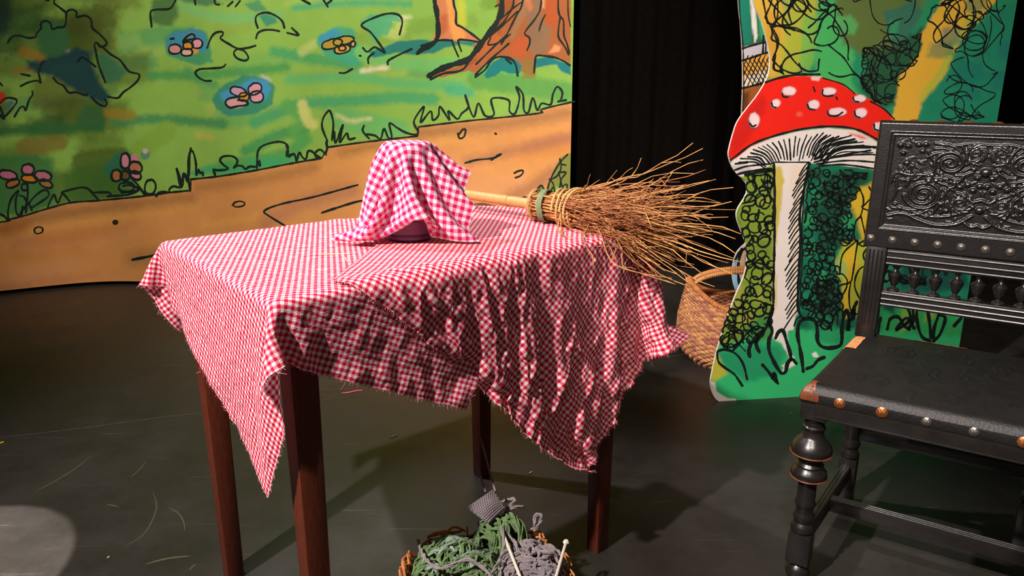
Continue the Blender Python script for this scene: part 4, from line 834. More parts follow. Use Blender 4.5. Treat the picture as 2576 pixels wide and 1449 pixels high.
fl_ = [([(1850, -400), (1860, 0), (1869, 110), (1871, 230), (1869, 300)], 3), ([(1868, 122), (1900, 112), (1930, 106), (1990, 100)], 5), ([(1868, 152), (1900, 142), (1932, 132), (1990, 128)], 5), ([(1868, 222), (1900, 214), (1932, 206), (1990, 204)], 5), ([(1921, 90), (1919, 135)], 5), ([(1928, 80), (1926, 130)], 4),
       ([(1849, 655), (1860, 636), (1878, 622)], 7), ([(1866, 626), (1858, 660), (1858, 700), (1866, 735), (1876, 762)], 7), ([(1882, 618), (1878, 650), (1884, 690), (1878, 740)], 7)]
for i in range(9):
    fl_.append(([(1868 + i * 11 - 20, 215), (1868 + i * 11 + 14, 140 - i)], 2.6)); fl_.append(([(1862 + i * 11 - 10, 150), (1862 + i * 11 + 34, 215)], 2.6))
fl_ = [((lambda q: q[q[:, 0] > 1871] if q[0, 1] < 300 and len(p) == 2 else q)(spline(p, 4)), w) for p, w in fl_]
fl_ = [(p, w) for p, w in fl_ if len(p) > 2]
ribbons(fl_, lambda x, y: PF.hit(x, y, .0006), 'ink_drawing', M['ink_dark'], ff, 2)

# ================================================================== TABLE
TB0 = np.array([-.34, 1.025]); ES = np.array([.77, .639]); ES /= np.linalg.norm(ES); EW = np.array([ES[1], -ES[0]])
RT = np.array([[ES[0], -EW[0], 0], [ES[1], -EW[1], 0], [0, 0, 1]])      # local x along the long side, local y away from the viewer
def TB(s, w, z): q = TB0 + s * ES + w * EW; return np.array([q[0], q[1], z])
tb = empty('wooden_table', tuple(TB(.4, -.275, 0)))
tag(tb, 'small dark red-brown wooden table with square tapered legs under the gingham cloths', 'table')
MB().box(TB(.4, -.2755, .7335), (.3985, .274, .0155), RT, bev=.004).build('tabletop', M['table_wood'], tb)
for s in (.054, .746):
    for w in (-.054, -.497):
        MB().box(TB(s, w, .359), (.0235, .0235, .359), RT, taper=.74, bev=.002).build('leg', M['table_wood'], tb)
for s0, s1, w0, w1 in ((.077, .723, -.064, -.044), (.077, .723, -.507, -.487), (.044, .064, -.474, -.077), (.736, .756, -.474, -.077)):
    MB().box(TB((s0 + s1) / 2, (w0 + w1) / 2, .672), ((s1 - s0) / 2, (w1 - w0) / 2, .045), RT, bev=.0015).build('apron', M['table_wood'], tb)
# small corner braces under the apron
for s, w, a, b in ((.09, -.09, 1, -1), (.71, -.09, -1, -1), (.09, -.46, 1, 1), (.71, -.46, -1, 1)):
    p = [TB(s + a * .012, w + b * -.012, .63), TB(s + a * .06, w - b * .012, .70), TB(s + a * .012, w - b * .012, .70)]
    q = [v + np.array([*(EW * b * .018), 0]) for v in p]
    MB().add(np.array(p + q), [(0, 1, 2), (5, 4, 3), (0, 3, 4, 1), (1, 4, 5, 2), (2, 5, 3, 0)]).build('corner_brace', M['table_wood'], tb, False)

JX, JY, JZ = -.198, 1.440, .7605

# ================================================================== HANGING CLOTH: a small position-based cloth solver
def box_sdf(Q, boxes):
    best = np.full(len(Q), 1e9); nrm = np.zeros_like(Q)
    for s0, s1, w0, w1, z0, z1, r in boxes:
        c = np.array([(s0 + s1) / 2, (w0 + w1) / 2, (z0 + z1) / 2]); h = np.array([(s1 - s0) / 2, (w1 - w0) / 2, (z1 - z0) / 2])
        q = Q - c; a = np.abs(q) - (h - r); out = np.maximum(a, 0); lo = np.sqrt((out * out).sum(1)); mx = a.max(1)
        d = lo + np.minimum(mx, 0) - r; m = d < best
        if not m.any(): continue
        am = a[m]; lm = lo[m]
        n = np.where((lm > 1e-9)[:, None], out[m] / np.maximum(lm, 1e-9)[:, None], np.eye(3)[am.argmax(1)]) * np.sign(q[m] + 1e-12)
        best[m] = d[m]; nrm[m] = n
    return best, nrm
TABLE_BOXES = [(0, .80, -.551, 0, .70, .75, .006), (.03, .77, -.521, -.03, .62, .72, .005)] + [(s - .024, s + .024, w - .024, w + .024, -.1, .72, .004) for s in (.054, .746) for w in (-.054, -.497)]
def table_sdf(P):
    d = P[:, :2] - TB0; Q = np.stack([d @ ES, d @ EW, P[:, 2]], 1); k = np.full(len(P), 1e9); nn = np.zeros_like(P)
    near = (Q[:, 0] > -.04) & (Q[:, 0] < .84) & (Q[:, 1] > -.59) & (Q[:, 1] < .04)
    b, n = box_sdf(Q[near], TABLE_BOXES); k[near] = b; nn[near, :2] = n[:, :1] * ES + n[:, 1:2] * EW; nn[near, 2] = n[:, 2]
    return k, nn
def seg_sdf(P, a, b, r):
    ab = b - a; t = np.clip(((P - a) @ ab) / (ab @ ab), 0, 1); q = P - (a + t[:, None] * ab); L = np.linalg.norm(q, axis=1)
    return L - r, q / np.maximum(L, 1e-9)[:, None]
def jug_sdf(P):
    best = P[:, 2] - .7605; n = np.zeros_like(P); n[:, 2] = 1
    q = P - np.array([JX, JY, 0]); rr = np.hypot(q[:, 0], q[:, 1]); rd = .012
    a = np.stack([rr - (.047 - rd), P[:, 2] - (JZ + .183 - rd)], 1); out = np.maximum(a, 0); lo = np.hypot(out[:, 0], out[:, 1]); d = lo + np.minimum(a.max(1), 0) - rd
    g = np.where((lo > 1e-9)[:, None], out / np.maximum(lo, 1e-9)[:, None], np.eye(2)[a.argmax(1)])
    nj = np.stack([g[:, 0] * q[:, 0] / np.maximum(rr, 1e-9), g[:, 0] * q[:, 1] / np.maximum(rr, 1e-9), g[:, 1]], 1)
    m = d < best; best = np.where(m, d, best); n[m] = nj[m]
    d, nn = seg_sdf(P, np.array([JX + .02, JY, JZ + .170]), np.array([-.092, 1.468, .874]), .010)
    m = d < best; best = np.where(m, d, best); n[m] = nn[m]
    return best, n
def close_pairs(P, r, still, m, excl=3):
    allP = P if still is None else np.concatenate([P, still]); N = len(P)
    c = np.floor(allP / r).astype(np.int64) + 4096; key = (c[:, 0] << 26) | (c[:, 1] << 13) | c[:, 2]
    o = np.argsort(key, kind='stable'); ks = key[o]; res = []; src = np.arange(N)
    for dx in (-1, 0, 1):
        for dy in (-1, 0, 1):
            for dz in (-1, 0, 1):
                k2 = ((c[:N, 0] + dx) << 26) | ((c[:N, 1] + dy) << 13) | (c[:N, 2] + dz)
                lo = np.searchsorted(ks, k2, 'left'); cnt = np.searchsorted(ks, k2, 'right') - lo
                for t in range(int(cnt.max())):
                    k = cnt > t; i = src[k]; j = o[lo[k] + t]; g = j > i; i = i[g]; j = j[g]
                    g = (((allP[i] - allP[j]) ** 2).sum(1) < r * r) & ((j >= N) | (np.abs(i // m - j // m) > excl) | (np.abs(i % m - j % m) > excl))
                    if g.any(): res.append(np.stack([i[g], j[g]], 1))
    return np.concatenate(res) if res else np.zeros((0, 2), int)
class ClothSim:
    def __init__(s, X, L0, wgt, bend, shear, scale):
        s.X = X.copy(); s.V = np.zeros_like(X); s.w = wgt; n, m = X.shape[:2]; s.n, s.m = n, m; s.C = []
        sl = slice; d = L0 * math.sqrt(2)
        def put(a, b, c, e, l, k):
            na = len(range(*a.indices(n))); nc = len(range(*c.indices(n))); mb = len(range(*b.indices(m))); me = len(range(*e.indices(m))); r = min(na, nc); q = min(mb, me)
            if r < 1 or q < 1: return
            wa = wgt[a, b][:r, :q]; wc = wgt[c, e][:r, :q]; tot = np.maximum(wa + wc, 1e-9)
            s.C.append((a, b, c, e, r, q, l * scale[a, b][:r, :q], k * (wa / tot)[..., None], k * (wc / tot)[..., None]))
        for p in (0, 1):
            put(sl(0, n), sl(p, m - 1, 2), sl(0, n), sl(p + 1, m, 2), L0, 1.0); put(sl(p, n - 1, 2), sl(0, m), sl(p + 1, n, 2), sl(0, m), L0, 1.0)
            for r in (0, 1):
                put(sl(r, n - 1, 2), sl(p, m - 1, 2), sl(r + 1, n, 2), sl(p + 1, m, 2), d, shear); put(sl(r, n - 1, 2), sl(p + 1, m, 2), sl(r + 1, n, 2), sl(p, m - 1, 2), d, shear)
        for p in range(4):
            put(sl(0, n), sl(p, m - 2, 4), sl(0, n), sl(p + 2, m, 4), L0 * 2, bend); put(sl(p, n - 2, 4), sl(0, m), sl(p + 2, n, 4), sl(0, m), L0 * 2, bend)
    def project(s):
        X = s.X
        for a, b, c, e, r, q, l, ka, kc in s.C:
            A_ = X[a, b][:r, :q]; C_ = X[c, e][:r, :q]; D = C_ - A_; L = np.sqrt(np.einsum('ijk,ijk->ij', D, D)); D *= ((L - l) / np.maximum(L, 1e-9))[..., None]
            A_ += D * ka; C_ -= D * kc
    def run(s, sdf, steps, iters=6, th=.003, still=None, rs=.006, attach=(), every=14, damp=.994, dt=1 / 240., g=4.0):
        free = (s.w > 0)[..., None]; wf = s.w.reshape(-1); pr = np.zeros((0, 2), int); act = np.nonzero(wf > 0)[0]
        for st in range(steps):
            X0 = s.X.copy(); s.V[..., 2] -= g * dt; s.V *= damp
            sp = np.sqrt((s.V ** 2).sum(-1, keepdims=True)); s.V *= np.minimum(1, 1.2 / np.maximum(sp, 1e-9)); s.X = np.where(free, s.X + s.V * dt, s.X)
            if rs and st % every == 0: pr = close_pairs(s.X.reshape(-1, 3), rs * 1.5, still, s.m)
            for it in range(iters):
                s.project()
                for j, i, p, k in attach: s.X[j, i] += (p - s.X[j, i]) * k
                P = s.X.reshape(-1, 3)
                if len(pr) and it % 3 == 2:
                    i, j = pr[:, 0], pr[:, 1]; al = P if still is None else np.concatenate([P, still]); D = al[j] - al[i]; L = np.linalg.norm(D, axis=1); k = L < rs
                    if k.any():
                        i, j, D, L = i[k], j[k], D[k], L[k]; mv = D * ((rs - L) / np.maximum(L, 1e-9))[:, None] * .3; fx = j >= len(P)
                        np.add.at(P, i, -mv * np.where(fx, 2, 1)[:, None] * wf[i][:, None]); jj = j[~fx]; np.add.at(P, jj, mv[~fx] * wf[jj][:, None])
                if it % 3 == 2 or it == iters - 1:
                    Pa = P[act]; dd, nr = sdf(Pa); k = dd < th
                    if k.any():
                        ix = act[k]; P[ix] += nr[k] * (th - dd[k])[:, None]
                        if it == iters - 1:
                            dv = P[ix] - X0.reshape(-1, 3)[ix]; dn = (dv * nr[k]).sum(1, keepdims=True) * nr[k]; P[ix] -= (dv - dn) * .6
            s.V = (s.X - X0) / dt
def crumple(I, J, amp, wl, seed):
    r = np.random.default_rng(seed); nz = 0
    for k in range(40):
        th = r.random() * 6.28; f = 2 * math.pi / (wl * r.uniform(.6, 1.8)); nz = nz + np.sin(f * (math.cos(th) * I + math.sin(th) * J) + r.random() * 6.28)
    return 1 + amp * nz / math.sqrt(20)
def upsample(G):
    def up(A):
        e = np.concatenate([2 * A[:1] - A[1:2], A, 2 * A[-1:] - A[-2:-1]])
        mid = (-e[:-3] + 9 * e[1:-2] + 9 * e[2:-1] - e[3:]) / 16
        o = np.empty((2 * len(A) - 1,) + A.shape[1:]); o[0::2] = A; o[1::2] = mid; return o
    return np.swapaxes(up(np.swapaxes(up(G), 0, 1)), 0, 1)
def drape(p0, e1, e2, L, N, z, bend, steps, sdf, amp, wl, seed, th=.003, still=None, attach=lambda n: (), hangonly=False):
    e1 = np.array(e1, float); e1 /= np.linalg.norm(e1); e2 = np.array(e2, float); e2 /= np.linalg.norm(e2); X = None
    for lev, st in enumerate(steps):
        n = N * 2 ** lev; g = np.linspace(0, L, n + 1); I, J = np.meshgrid(g, g); s = p0[0] + e1[0] * I + e2[0] * J; w = p0[1] + e1[1] * I + e2[1] * J
        pin = (s > .03) & (s < .77) & (w < -.03) & (w > -.52)
        if X is None:
            nz = fnoise(I * 14, J * 14, seed); q = TB0 + s[..., None] * ES + w[..., None] * EW; X = np.concatenate([q, (z + .002 * np.abs(nz - .5))[..., None]], -1)
        else: X = upsample(X)
        sc = crumple(I, J, amp, wl, seed); sc = np.where(pin | (hangonly & (w < -.02)), 1, sc)
        sim = ClothSim(X, L / n, np.where(pin, 0.0, 1.0), bend, .2, sc); sim.run(sdf, st, th=th, still=still, rs=(.0065 if lev else .010) if still is not None else .006, attach=attach(n)); X = sim.X
    return X
GA = drape((-.328, -.072), (.656, .324), (.324, -.656), .735, 36, .7535, .03, (520, 260), table_sdf, .03, .04, 3, hangonly=True)
GB = drape((.102, -.026), (.707, .707), (.707, -.707), .74, 36, .7575, .02, (560, 300), table_sdf, .07, .045, 4, th=.005, still=GA.reshape(-1, 3),
           attach=lambda n: ((n, n, TB(.94, .035, .505), .25), (0, n, TB(.635, .04, .268), .25)))
def drape_napkin(L=.355, N=26):
    pl = np.array([-.354, 1.417, .765]); pr = np.array([-.0603, 1.387, .7655]); e = pr[:2] - pl[:2]; e /= np.linalg.norm(e); f = np.array([-e[1], e[0]]); X = None
    for lev, st in enumerate((500, 260)):
        n = N * 2 ** lev; g = np.linspace(-L / 2, L / 2, n + 1); I, J = np.meshgrid(g, g)
        if X is None:
            xy = np.array([JX - .018, JY]) + I[..., None] * e + J[..., None] * f; X = np.concatenate([xy, np.full((n + 1, n + 1, 1), JZ + .190)], -1); X[..., 2] += .0006 * (vnoise(I * 60, J * 60) - .5)
        else: X = upsample(X)
        sim = ClothSim(X, L / n, np.ones((n + 1, n + 1)), .06, .3, crumple(I, J, .012, .06, 8))
        k = .05 if lev == 0 else .3
        at = ((0, 0, pl, k), (0, n, pr, k), (0, n // 2, np.array([-.167, 1.368, .832]), k), (0, (5 * n) // 8, np.array([-.138, 1.362, .797]), k), (0, n // 4, np.array([-.2466, 1.378, .803]), k),
              (n // 2, n, np.array([-.0772, 1.458, .8895]), k), (n // 4, n, np.array([-.068, 1.410, .8275]), k))
        sim.run(jug_sdf, st, iters=8, attach=at, th=.003); X = sim.X
    return X
GC_ = drape_napkin()
# ================================================================== CLOTHS
def smooth_grid(G, k):
    for _ in range(k):
        H = G.copy(); H[1:-1, 1:-1] = .5 * G[1:-1, 1:-1] + .125 * (G[:-2, 1:-1] + G[2:, 1:-1] + G[1:-1, :-2] + G[1:-1, 2:]); G = H
    return G
def normals(G):
    a = np.gradient(G, axis=1); b = np.gradient(G, axis=0); n = np.cross(a, b)
    return n / np.maximum(np.linalg.norm(n, axis=-1, keepdims=True), 1e-12)
def make_cloth(name, G, side, mat, label, seed, crinkle, fray=True, hang=None, ups=2, sm=1):
    G = smooth_grid(G, sm)
    for _ in range(ups): G = upsample(G)
    n = G.shape[0]; t = np.linspace(0, side, n); U, Vv = np.meshgrid(t, t)
    N = normals(G); up = np.sign(N[..., 2].mean()); N = N * up
    h = crinkle(U, Vv, G)
    G = G + N * h[..., None]
    o = big_mesh(name, G.reshape(-1, 3), grid_faces(n, n, up < 0), mat, None, uv=np.stack([U.ravel(), Vv.ravel()], 1))
    tag(o, label, 'cloth', 'red gingham cloths')
    if fray:
        r = np.random.default_rng(seed); m = MB()
        for eP, eI in ((G[0], G[2]), (G[-1], G[-3]), (G[:, 0], G[:, 2]), (G[:, -1], G[:, -3])):
            for i in range(1, n - 1):
                for _ in range(2):
                    if r.random() < .55: continue
                    d = eP[i] - eI[i]; d = d / max(np.linalg.norm(d), 1e-9); tg = eP[i + 1] - eP[i - 1]; tg /= max(np.linalg.norm(tg), 1e-9)
                    L = r.uniform(.002, .0065) * (2.0 if r.random() < .06 else 1)
                    d1 = d + tg * r.normal(0, .35) + r.normal(0, .2, 3); d2 = d1 + tg * r.normal(0, .7) + r.normal(0, .35, 3) + np.array([0, 0, -.3])
                    p0 = eP[i] - d * .001; p1 = p0 + d1 * L * .5; p2 = p1 + d2 * L * .5
                    m.tube([p0, p1, p2], [.0004, .00035, .0002], 3, cap=False)
        f = m.build('frayed_edge', M['fray'], o, False); tag(f, 'loose frayed threads along the cut edge', kind='stuff')
    return o
def top_mask(G): return np.clip((G[..., 2] - .742) / .012, 0, 1)
def crA(U, V, G):
    tm = top_mask(G)
    a = .0007 * (fnoise(U * 60, V * 190, 1) - .5) * 2 + .0005 * (fnoise(U * 220, V * 90, 2) - .5) * 2
    b = .0045 * (fnoise(U * 34, V * 26, 4) - .5) * 2 + .002 * (fnoise(U * 90, V * 80, 6) - .5) * 2
    return a * (.35 + .65 * tm) + .0012 * tm + b * (1 - tm) * .38
def crB(U, V, G):
    tm = top_mask(G); p = (U + V) * .707; q = (U - V) * .707; low = np.clip((.74 - G[..., 2]) / .25, 0, 1)
    rid = 1 - np.abs(2 * fnoise(p * 17 + 1.2 * vnoise(q * 9, p * 5, 8), q * 4.2, 3) - 1)
    rid2 = 1 - np.abs(2 * fnoise(p * 42 + .8 * vnoise(q * 12, p * 9, 9), q * 13, 7) - 1)
    h = (.011 + .007 * low) * (rid ** 2.5 - .35) + .0035 * (rid2 ** 2 - .4) + .002 * (fnoise(U * 70, V * 70, 2) - .5)
    wav = .0022 * (fnoise(p * 22, q * 10, 11) - .35)
    return h * (1 - tm) * .85 + np.maximum(wav, -.0004) * tm + .0022 * tm
def crC(U, V, G): return .0012 * (fnoise(U * 45, V * 45, 3) - .5)
make_cloth('gingham_tablecloth', GA, .735, M['cloth_a'], 'lower red and white checked tablecloth hanging in a long corner over the left table edge', 1, crA)
make_cloth('gingham_overlay_cloth', GB, .74, M['cloth_b'], 'crumpled red checked cloth laid askew under the broom, hanging to a point on the right', 2, crB)

# ================================================================== JUG UNDER THE NAPKIN
jug = empty('pottery_jug', (JX, JY, JZ))
tag(jug, 'mauve pottery jug with dark painted bands under the pink checked napkin', 'jug')
prof = [(.0, .0), (.038, .0), (.0415, .002), (.0425, .006), (.0420, .010), (.0432, .018), (.0445, .040), (.0448, .070), (.0445, .10), (.044, .15), (.0435, .175), (.0440, .180), (.041, .181), (.040, .170), (.040, .02), (.0, .015)]
MB().lathe(prof, (JX, JY, JZ), 48).build('body', M['jug'], jug)
for z0, z1, rr in ((.0095, .0145, .0426), (.0020, .0042, .0424)):
    MB().lathe([(rr + .0002, z0), (rr + .0010, (z0 + z1) / 2), (rr + .0004, z1)], (JX, JY, JZ), 48).build('glaze_band', M['jug_dark'], jug)
for za, zb, a0, a1 in ((.052, .060, -2.6, -1.7), (.046, .050, -1.75, -1.25), (.056, .054, -1.5, -1.0), (.040, .043, -1.35, -.95)):
    aa = np.linspace(a0, a1, 14); zz = np.linspace(za, zb, 14)
    MB().tube(np.stack([JX + .0438 * np.cos(aa), JY + .0438 * np.sin(aa), JZ + zz], 1), .0026 * np.sin(np.linspace(.25, 2.9, 14)), 6).build('painted_streak', M['jug_dark'], jug)
hp = spline([(JX + .034, JY, JZ + .165), (JX + .06, JY + .010, JZ + .146), (-.112, 1.462, .866), (-.108, 1.463, .850), (-.118, 1.460, .836), (JX + .045, JY + .004, JZ + .085)], .01)
MB().tube(hp, .0075, 10).build('handle', M['jug'], jug)
make_cloth('gingham_napkin', GC_, .355, M['cloth_c'], 'pink and white checked napkin draped like a tent over the mauve jug', 3, crC, False, ups=2, sm=0)

# ================================================================== BROOM
rb = np.random.default_rng(21)
PB = np.array([.045, 1.636, .795]); AX = np.array([.772, -.635, .012]); AX /= np.linalg.norm(AX)
SIDE = np.cross(AX, [0, 0, 1]); SIDE /= np.linalg.norm(SIDE); UPV = np.cross(SIDE, AX)
br = empty('twig_broom', tuple(PB))
tag(br, 'besom broom of dry twigs with a bamboo handle lying across the table top', 'broom')
hd = PB - AX * .0; hend = PB - AX * .40 + np.array([0, 0, .012])
ts = np.linspace(0, 1, 31); hpts = hd + (hend - hd) * ts[:, None] + AX * .02
rad = .0122 - .0025 * ts + .0012 * np.exp(-((ts - .22) / .012) ** 2) + .0012 * np.exp(-((ts - .6) / .012) ** 2)
hdl = MB().tube(hpts, rad, 16).build('handle', M['bamboo'], br)
for t in (.22, .6):
    c = hd + (hend - hd) * t + AX * .02; rr = .0122 - .0025 * t
    aa = np.linspace(0, 2 * math.pi, 20, endpoint=False)
    MB().tube(c + (rr + .0006) * (np.cos(aa)[:, None] * SIDE + np.sin(aa)[:, None] * UPV), .0011, 6, closed=True).build('bamboo_node', M['bamboo'], hdl)
def over_table(p):
    d = p[:2] - TB0; s, w = d @ ES, d @ EW
    return s < .80 and w < .006 and w > -.56
def lift(P, r=.002):
    need = np.array([max(0.0, .7635 + r - p[2]) if over_table(p) else 0.0 for p in P])
    if need.max() > 0:
        for i in range(len(P)):       # carry the lift smoothly along the twig
            P[i, 2] += max(need[j] * math.exp(-abs(i - j) * .45) for j in range(len(P)))
    return P
def twig_path(start, end, sag, wig, n=13):
    t = np.linspace(0, 1, n)[:, None]
    a = start + AX * np.linalg.norm(end - start) * .35
    P = (1 - t) ** 2 * start + 2 * t * (1 - t) * a + t ** 2 * end
    k = rb.normal(0, wig, (4, 3))
    for i in range(4): P = P + k[i] * np.sin(t * math.pi * (i + 1)) * t
    kn = rb.normal(0, wig * .35, (n, 3)); kn[0] = 0; P = P + kn * t
    P[:, 2] -= sag * t[:, 0] ** 2
    return P
def bundle_start(f=None):
    a = rb.uniform(0, 2 * math.pi); q = math.sqrt(rb.uniform(.1, 1)) if f is None else f
    r = .029 * q
    return PB + AX * rb.uniform(-.005, .03) + SIDE * r * math.cos(a) + UPV * r * .95 * math.sin(a), a, q
fine = MB()
def add_twig(P, r0, r1, mat, branches):
    P = lift(P, r0); n = len(P); rr = np.linspace(r0, r1, n) * (1 + .18 * (rb.random(n) - .5))
    kn = rb.integers(2, n - 1, 3); rr[kn] *= 1.35
    m = MB().tube(P, rr, 5)
    for _ in range(branches):
        i = rb.integers(int(n * .35), n - 2); d = P[i + 1] - P[i]; d /= np.linalg.norm(d)
        v = d + rb.normal(0, .30, 3); v /= np.linalg.norm(v); L = rb.uniform(.015, .055)
        q = P[i] + v * L * np.linspace(0, 1, 5)[:, None] + rb.normal(0, .0018, (5, 3)) * np.linspace(0, 1, 5)[:, None]
        m.tube(lift(q), np.linspace(rr[i] * .7, .0005, 5), 4)
    return m.build('twig', mat, br, True, 180)
tips = [(1615, 396, 1.50), (1767, 372, 1.36), (1742, 362, 1.40), (1768, 398, 1.38), (1782, 452, 1.34), (1846, 472, 1.28), (1836, 505, 1.30), (1812, 512, 1.33), (1832, 545, 1.30), (1836, 578, 1.30), (1866, 586, 1.27), (1858, 640, 1.26), (1840, 650, 1.28), (1845, 690, 1.26), (1824, 690, 1.28), (1830, 662, 1.28), (1800, 722, 1.27), (1742, 716, 1.30), (1738, 722, 1.32), (1705, 690, 1.33), (1660, 668, 1.35), (1700, 430, 1.42), (1730, 470, 1.38), (1770, 485, 1.36), (1855, 600, 1.27), (1870, 660, 1.25), (1780, 700, 1.28), (1640, 455, 1.44), (1690, 500, 1.40), (1760, 545, 1.36)]
for px, py, y in tips:
    s, a, q = bundle_start(); e = at_y(np.array(px), np.array(py), y)
    add_twig(twig_path(s, e, 0, .005, 16), rb.uniform(.0017, .0024), .0008, M['twig'], rb.integers(2, 5))
for i in range(150):
    s, a, q = bundle_start()
    L = rb.uniform(.20, .40); sp = rb.uniform(.3, 1.0)
    up = .085 * math.sin(a) * sp * q + rb.normal(0, .022); sd = .13 * math.cos(a) * sp * q + rb.normal(0, .03)
    e = s + AX * L + SIDE * sd * L / .42 + UPV * (up + .012) * L / .42
    if not over_table(e): e[2] -= rb.uniform(0, .05)
    add_twig(twig_path(s, e, rb.uniform(0, .02), .006), rb.uniform(.0012, .0023), .0007, M['twig'] if rb.random() < .7 else M['twig_dark'], rb.integers(1, 4))
# drooping front twigs
for pts in ([(1408, 545, 1.53), (1404, 590, 1.50), (1420, 640, 1.44), (1445, 668, 1.42)], [(1410, 545, 1.53), (1412, 600, 1.49), (1416, 640, 1.45)], [(1485, 560, 1.50), (1470, 600, 1.46), (1464, 640, 1.43), (1490, 660, 1.40), (1492, 684, 1.39)], [(1560, 600, 1.45), (1545, 640, 1.42), (1536, 660, 1.41)], [(1545, 590, 1.45), (1565, 630, 1.42), (1566, 668, 1.40), (1600, 685, 1.38), (1690, 700, 1.34)], [(1500, 570, 1.48), (1540, 660, 1.40), (1620, 690, 1.36), (1700, 715, 1.32)], [(1470, 590, 1.50), (1465, 636, 1.43)]):
    Pp = np.array([at_y(np.array(a), np.array(b), c) for a, b, c in pts]); Pp = spline(Pp, .012)
    add_twig(Pp, .0014, .0007, M['twig'], 1)
for i in range(420):
    s, a, q = bundle_start(); L = rb.uniform(.24, .56)
    c = s + AX * L * .55 + SIDE * float(np.clip(rb.normal(0, 1), -1.6, 1.6)) * (.012 + L * .075) + UPV * (.002 + float(np.clip(rb.normal(0, 1), -1.5, 1.5)) * (.006 + L * .04))
    v = AX + rb.normal(0, .28, 3); v /= np.linalg.norm(v); l = rb.uniform(.03, .10)
    Pq = c + v * l * np.linspace(-.5, .5, 5)[:, None] + rb.normal(0, .0018, (5, 3))
    if over_table(c) and c[2] < .765: continue
    fine.tube(lift(Pq, .001), np.linspace(.0010, .0005, 5), 4)
tag(fine.build('fine_twigs', M['twig_dark'], br, True, 180), kind='stuff')
def ring_wrap(t, r, turns, wr, mat, name, tilt=.25, pitch=.006):
    n = int(26 * turns); aa = np.linspace(0, 2 * math.pi * turns, n); c = PB + AX * t
    P = c + r * (np.cos(aa)[:, None] * SIDE + np.sin(aa)[:, None] * UPV) + AX * (pitch * aa / (2 * math.pi) + tilt * r * np.cos(aa))[:, None]
    for p in P: p[2] = max(p[2], .7642 + wr)
    return MB().tube(P, wr, 6).build(name, mat, br)
ring_wrap(.030, .0350, 5, .0018, M['string'], 'green_string', .18, .0028)
ring_wrap(.072, .0400, 2, .0025, M['cane'], 'cane_binding', .2, .012)
ring_wrap(.110, .0440, 2, .0025, M['cane'], 'cane_binding', -.15, .010)
ring_wrap(.006, .0335, 2, .0016, M['cane'], 'cane_binding', .1, .004)
# straw bits fallen on the cloth
for a, b, lab in (((802, 640), (878, 637), 'long pale straw lying on the tablecloth in front of the jug'), ((868, 648), (880, 666), 'short pale straw tip beside the longer straw on the tablecloth')):
    p = at_z(np.linspace(a[0], b[0], 6), np.linspace(a[1], b[1], 6), .7578); p[:, 2] += .0004 * np.sin(np.linspace(0, 3, 6))
    tag(MB().tube(p, np.linspace(.0011, .0006, 6), 5).build('straw', M['straw'], None), lab, 'straw', 'straws on the tablecloth')

# ================================================================== CARVED BLACK CHAIR
CF = np.array([.590, 1.430]); CR = np.array([math.cos(math.radians(-33)), math.sin(math.radians(-33))]); CB = np.array([-CR[1], CR[0]])
RC = np.array([[CR[0], CB[0], 0], [CR[1], CB[1], 0], [0, 0, 1]])
REC = .06
def CH(r, b, z):
    b = b + max(0.0, z - .46) * REC
    q = CF + r * CR + b * CB; return np.array([q[0], q[1], z])
def CHv(r, b, z):
    b = b + np.maximum(0.0, z - .46) * REC
    q = CF + r[..., None] * CR + b[..., None] * CB; return np.concatenate([q, z[..., None]], -1)
tilt = math.atan(REC); RB = RC @ np.array([[1, 0, 0], [0, math.cos(tilt), math.sin(tilt)], [0, -math.sin(tilt), math.cos(tilt)]])
ch = empty('carved_chair', tuple(CH(.25, .21, 0)))
tag(ch, 'antique black chair with embossed leather back, turned legs and small urn balusters', 'chair')
# ---- seat
def seat_rb(u, v):           # u left-right, v front-back
    b = .435 * v; l = .0 + .035 * v; r_ = .50 - .035 * v
    return l + (r_ - l) * u, b
nu, nv = 150, 130
U, V = np.meshgrid(np.linspace(0, 1, nu), np.linspace(0, 1, nv)); R_, B_ = seat_rb(U, V)
ed = np.minimum(np.minimum(U * .47, (1 - U) * .47), np.minimum(V * .435, (1 - V) * .435))
zt = .462 - .018 * np.clip(1 - ed / .018, 0, 1) ** 2
rel = np.zeros_like(zt)
rs = np.random.default_rng(3)
def spiral(cx, cy, rad, turns, dirn=1, a0=0.0, n=70):
    t = np.linspace(0, 1, n); rr = rad * (.08 + .92 * t) ; an = a0 + dirn * turns * 2 * math.pi * t
    return np.stack([cx + rr * np.cos(an), cy + rr * np.sin(an)], 1)
def ridge(x, y, curve, w, h):
    d = edge_dist(curve, x, y, False); return h * np.clip(1 - (d / w) ** 2, 0, 1)
sc_ = []
for cx, cy, rr, dr, a0 in ((.12, .10, .034, 1, 0), (.38, .10, .034, -1, 3), (.14, .31, .038, -1, 1), (.36, .31, .038, 1, 2), (.25, .20, .044, 1, .5), (.07, .21, .022, 1, 2), (.43, .21, .022, -1, 1), (.25, .36, .025, 1, 0), (.25, .06, .024, -1, 1)):
    sc_.append(spiral(cx, cy, rr, 2.6, dr, a0))
for _ in range(40):
    x, y = rs.uniform(.06, .44), rs.uniform(.04, .40); a = rs.uniform(0, 6.28); L = rs.uniform(.02, .05); k = rs.normal(0, 30)
    t = np.linspace(0, L, 10); sc_.append(np.stack([x + np.cumsum(np.cos(a + k * t)) * L / 10, y + np.cumsum(np.sin(a + k * t)) * L / 10], 1))
for c in sc_: rel = np.maximum(rel, ridge(R_, B_, c, .0030, .0012))
rel *= np.clip((ed - .02) / .01, 0, 1)
top = CHv(R_, B_, np.minimum(zt + rel, .4639) if False else zt + rel * 1.7)
seat = big_mesh('seat', top.reshape(-1, 3), grid_faces(nv, nu), M['seat_leather'], ch)
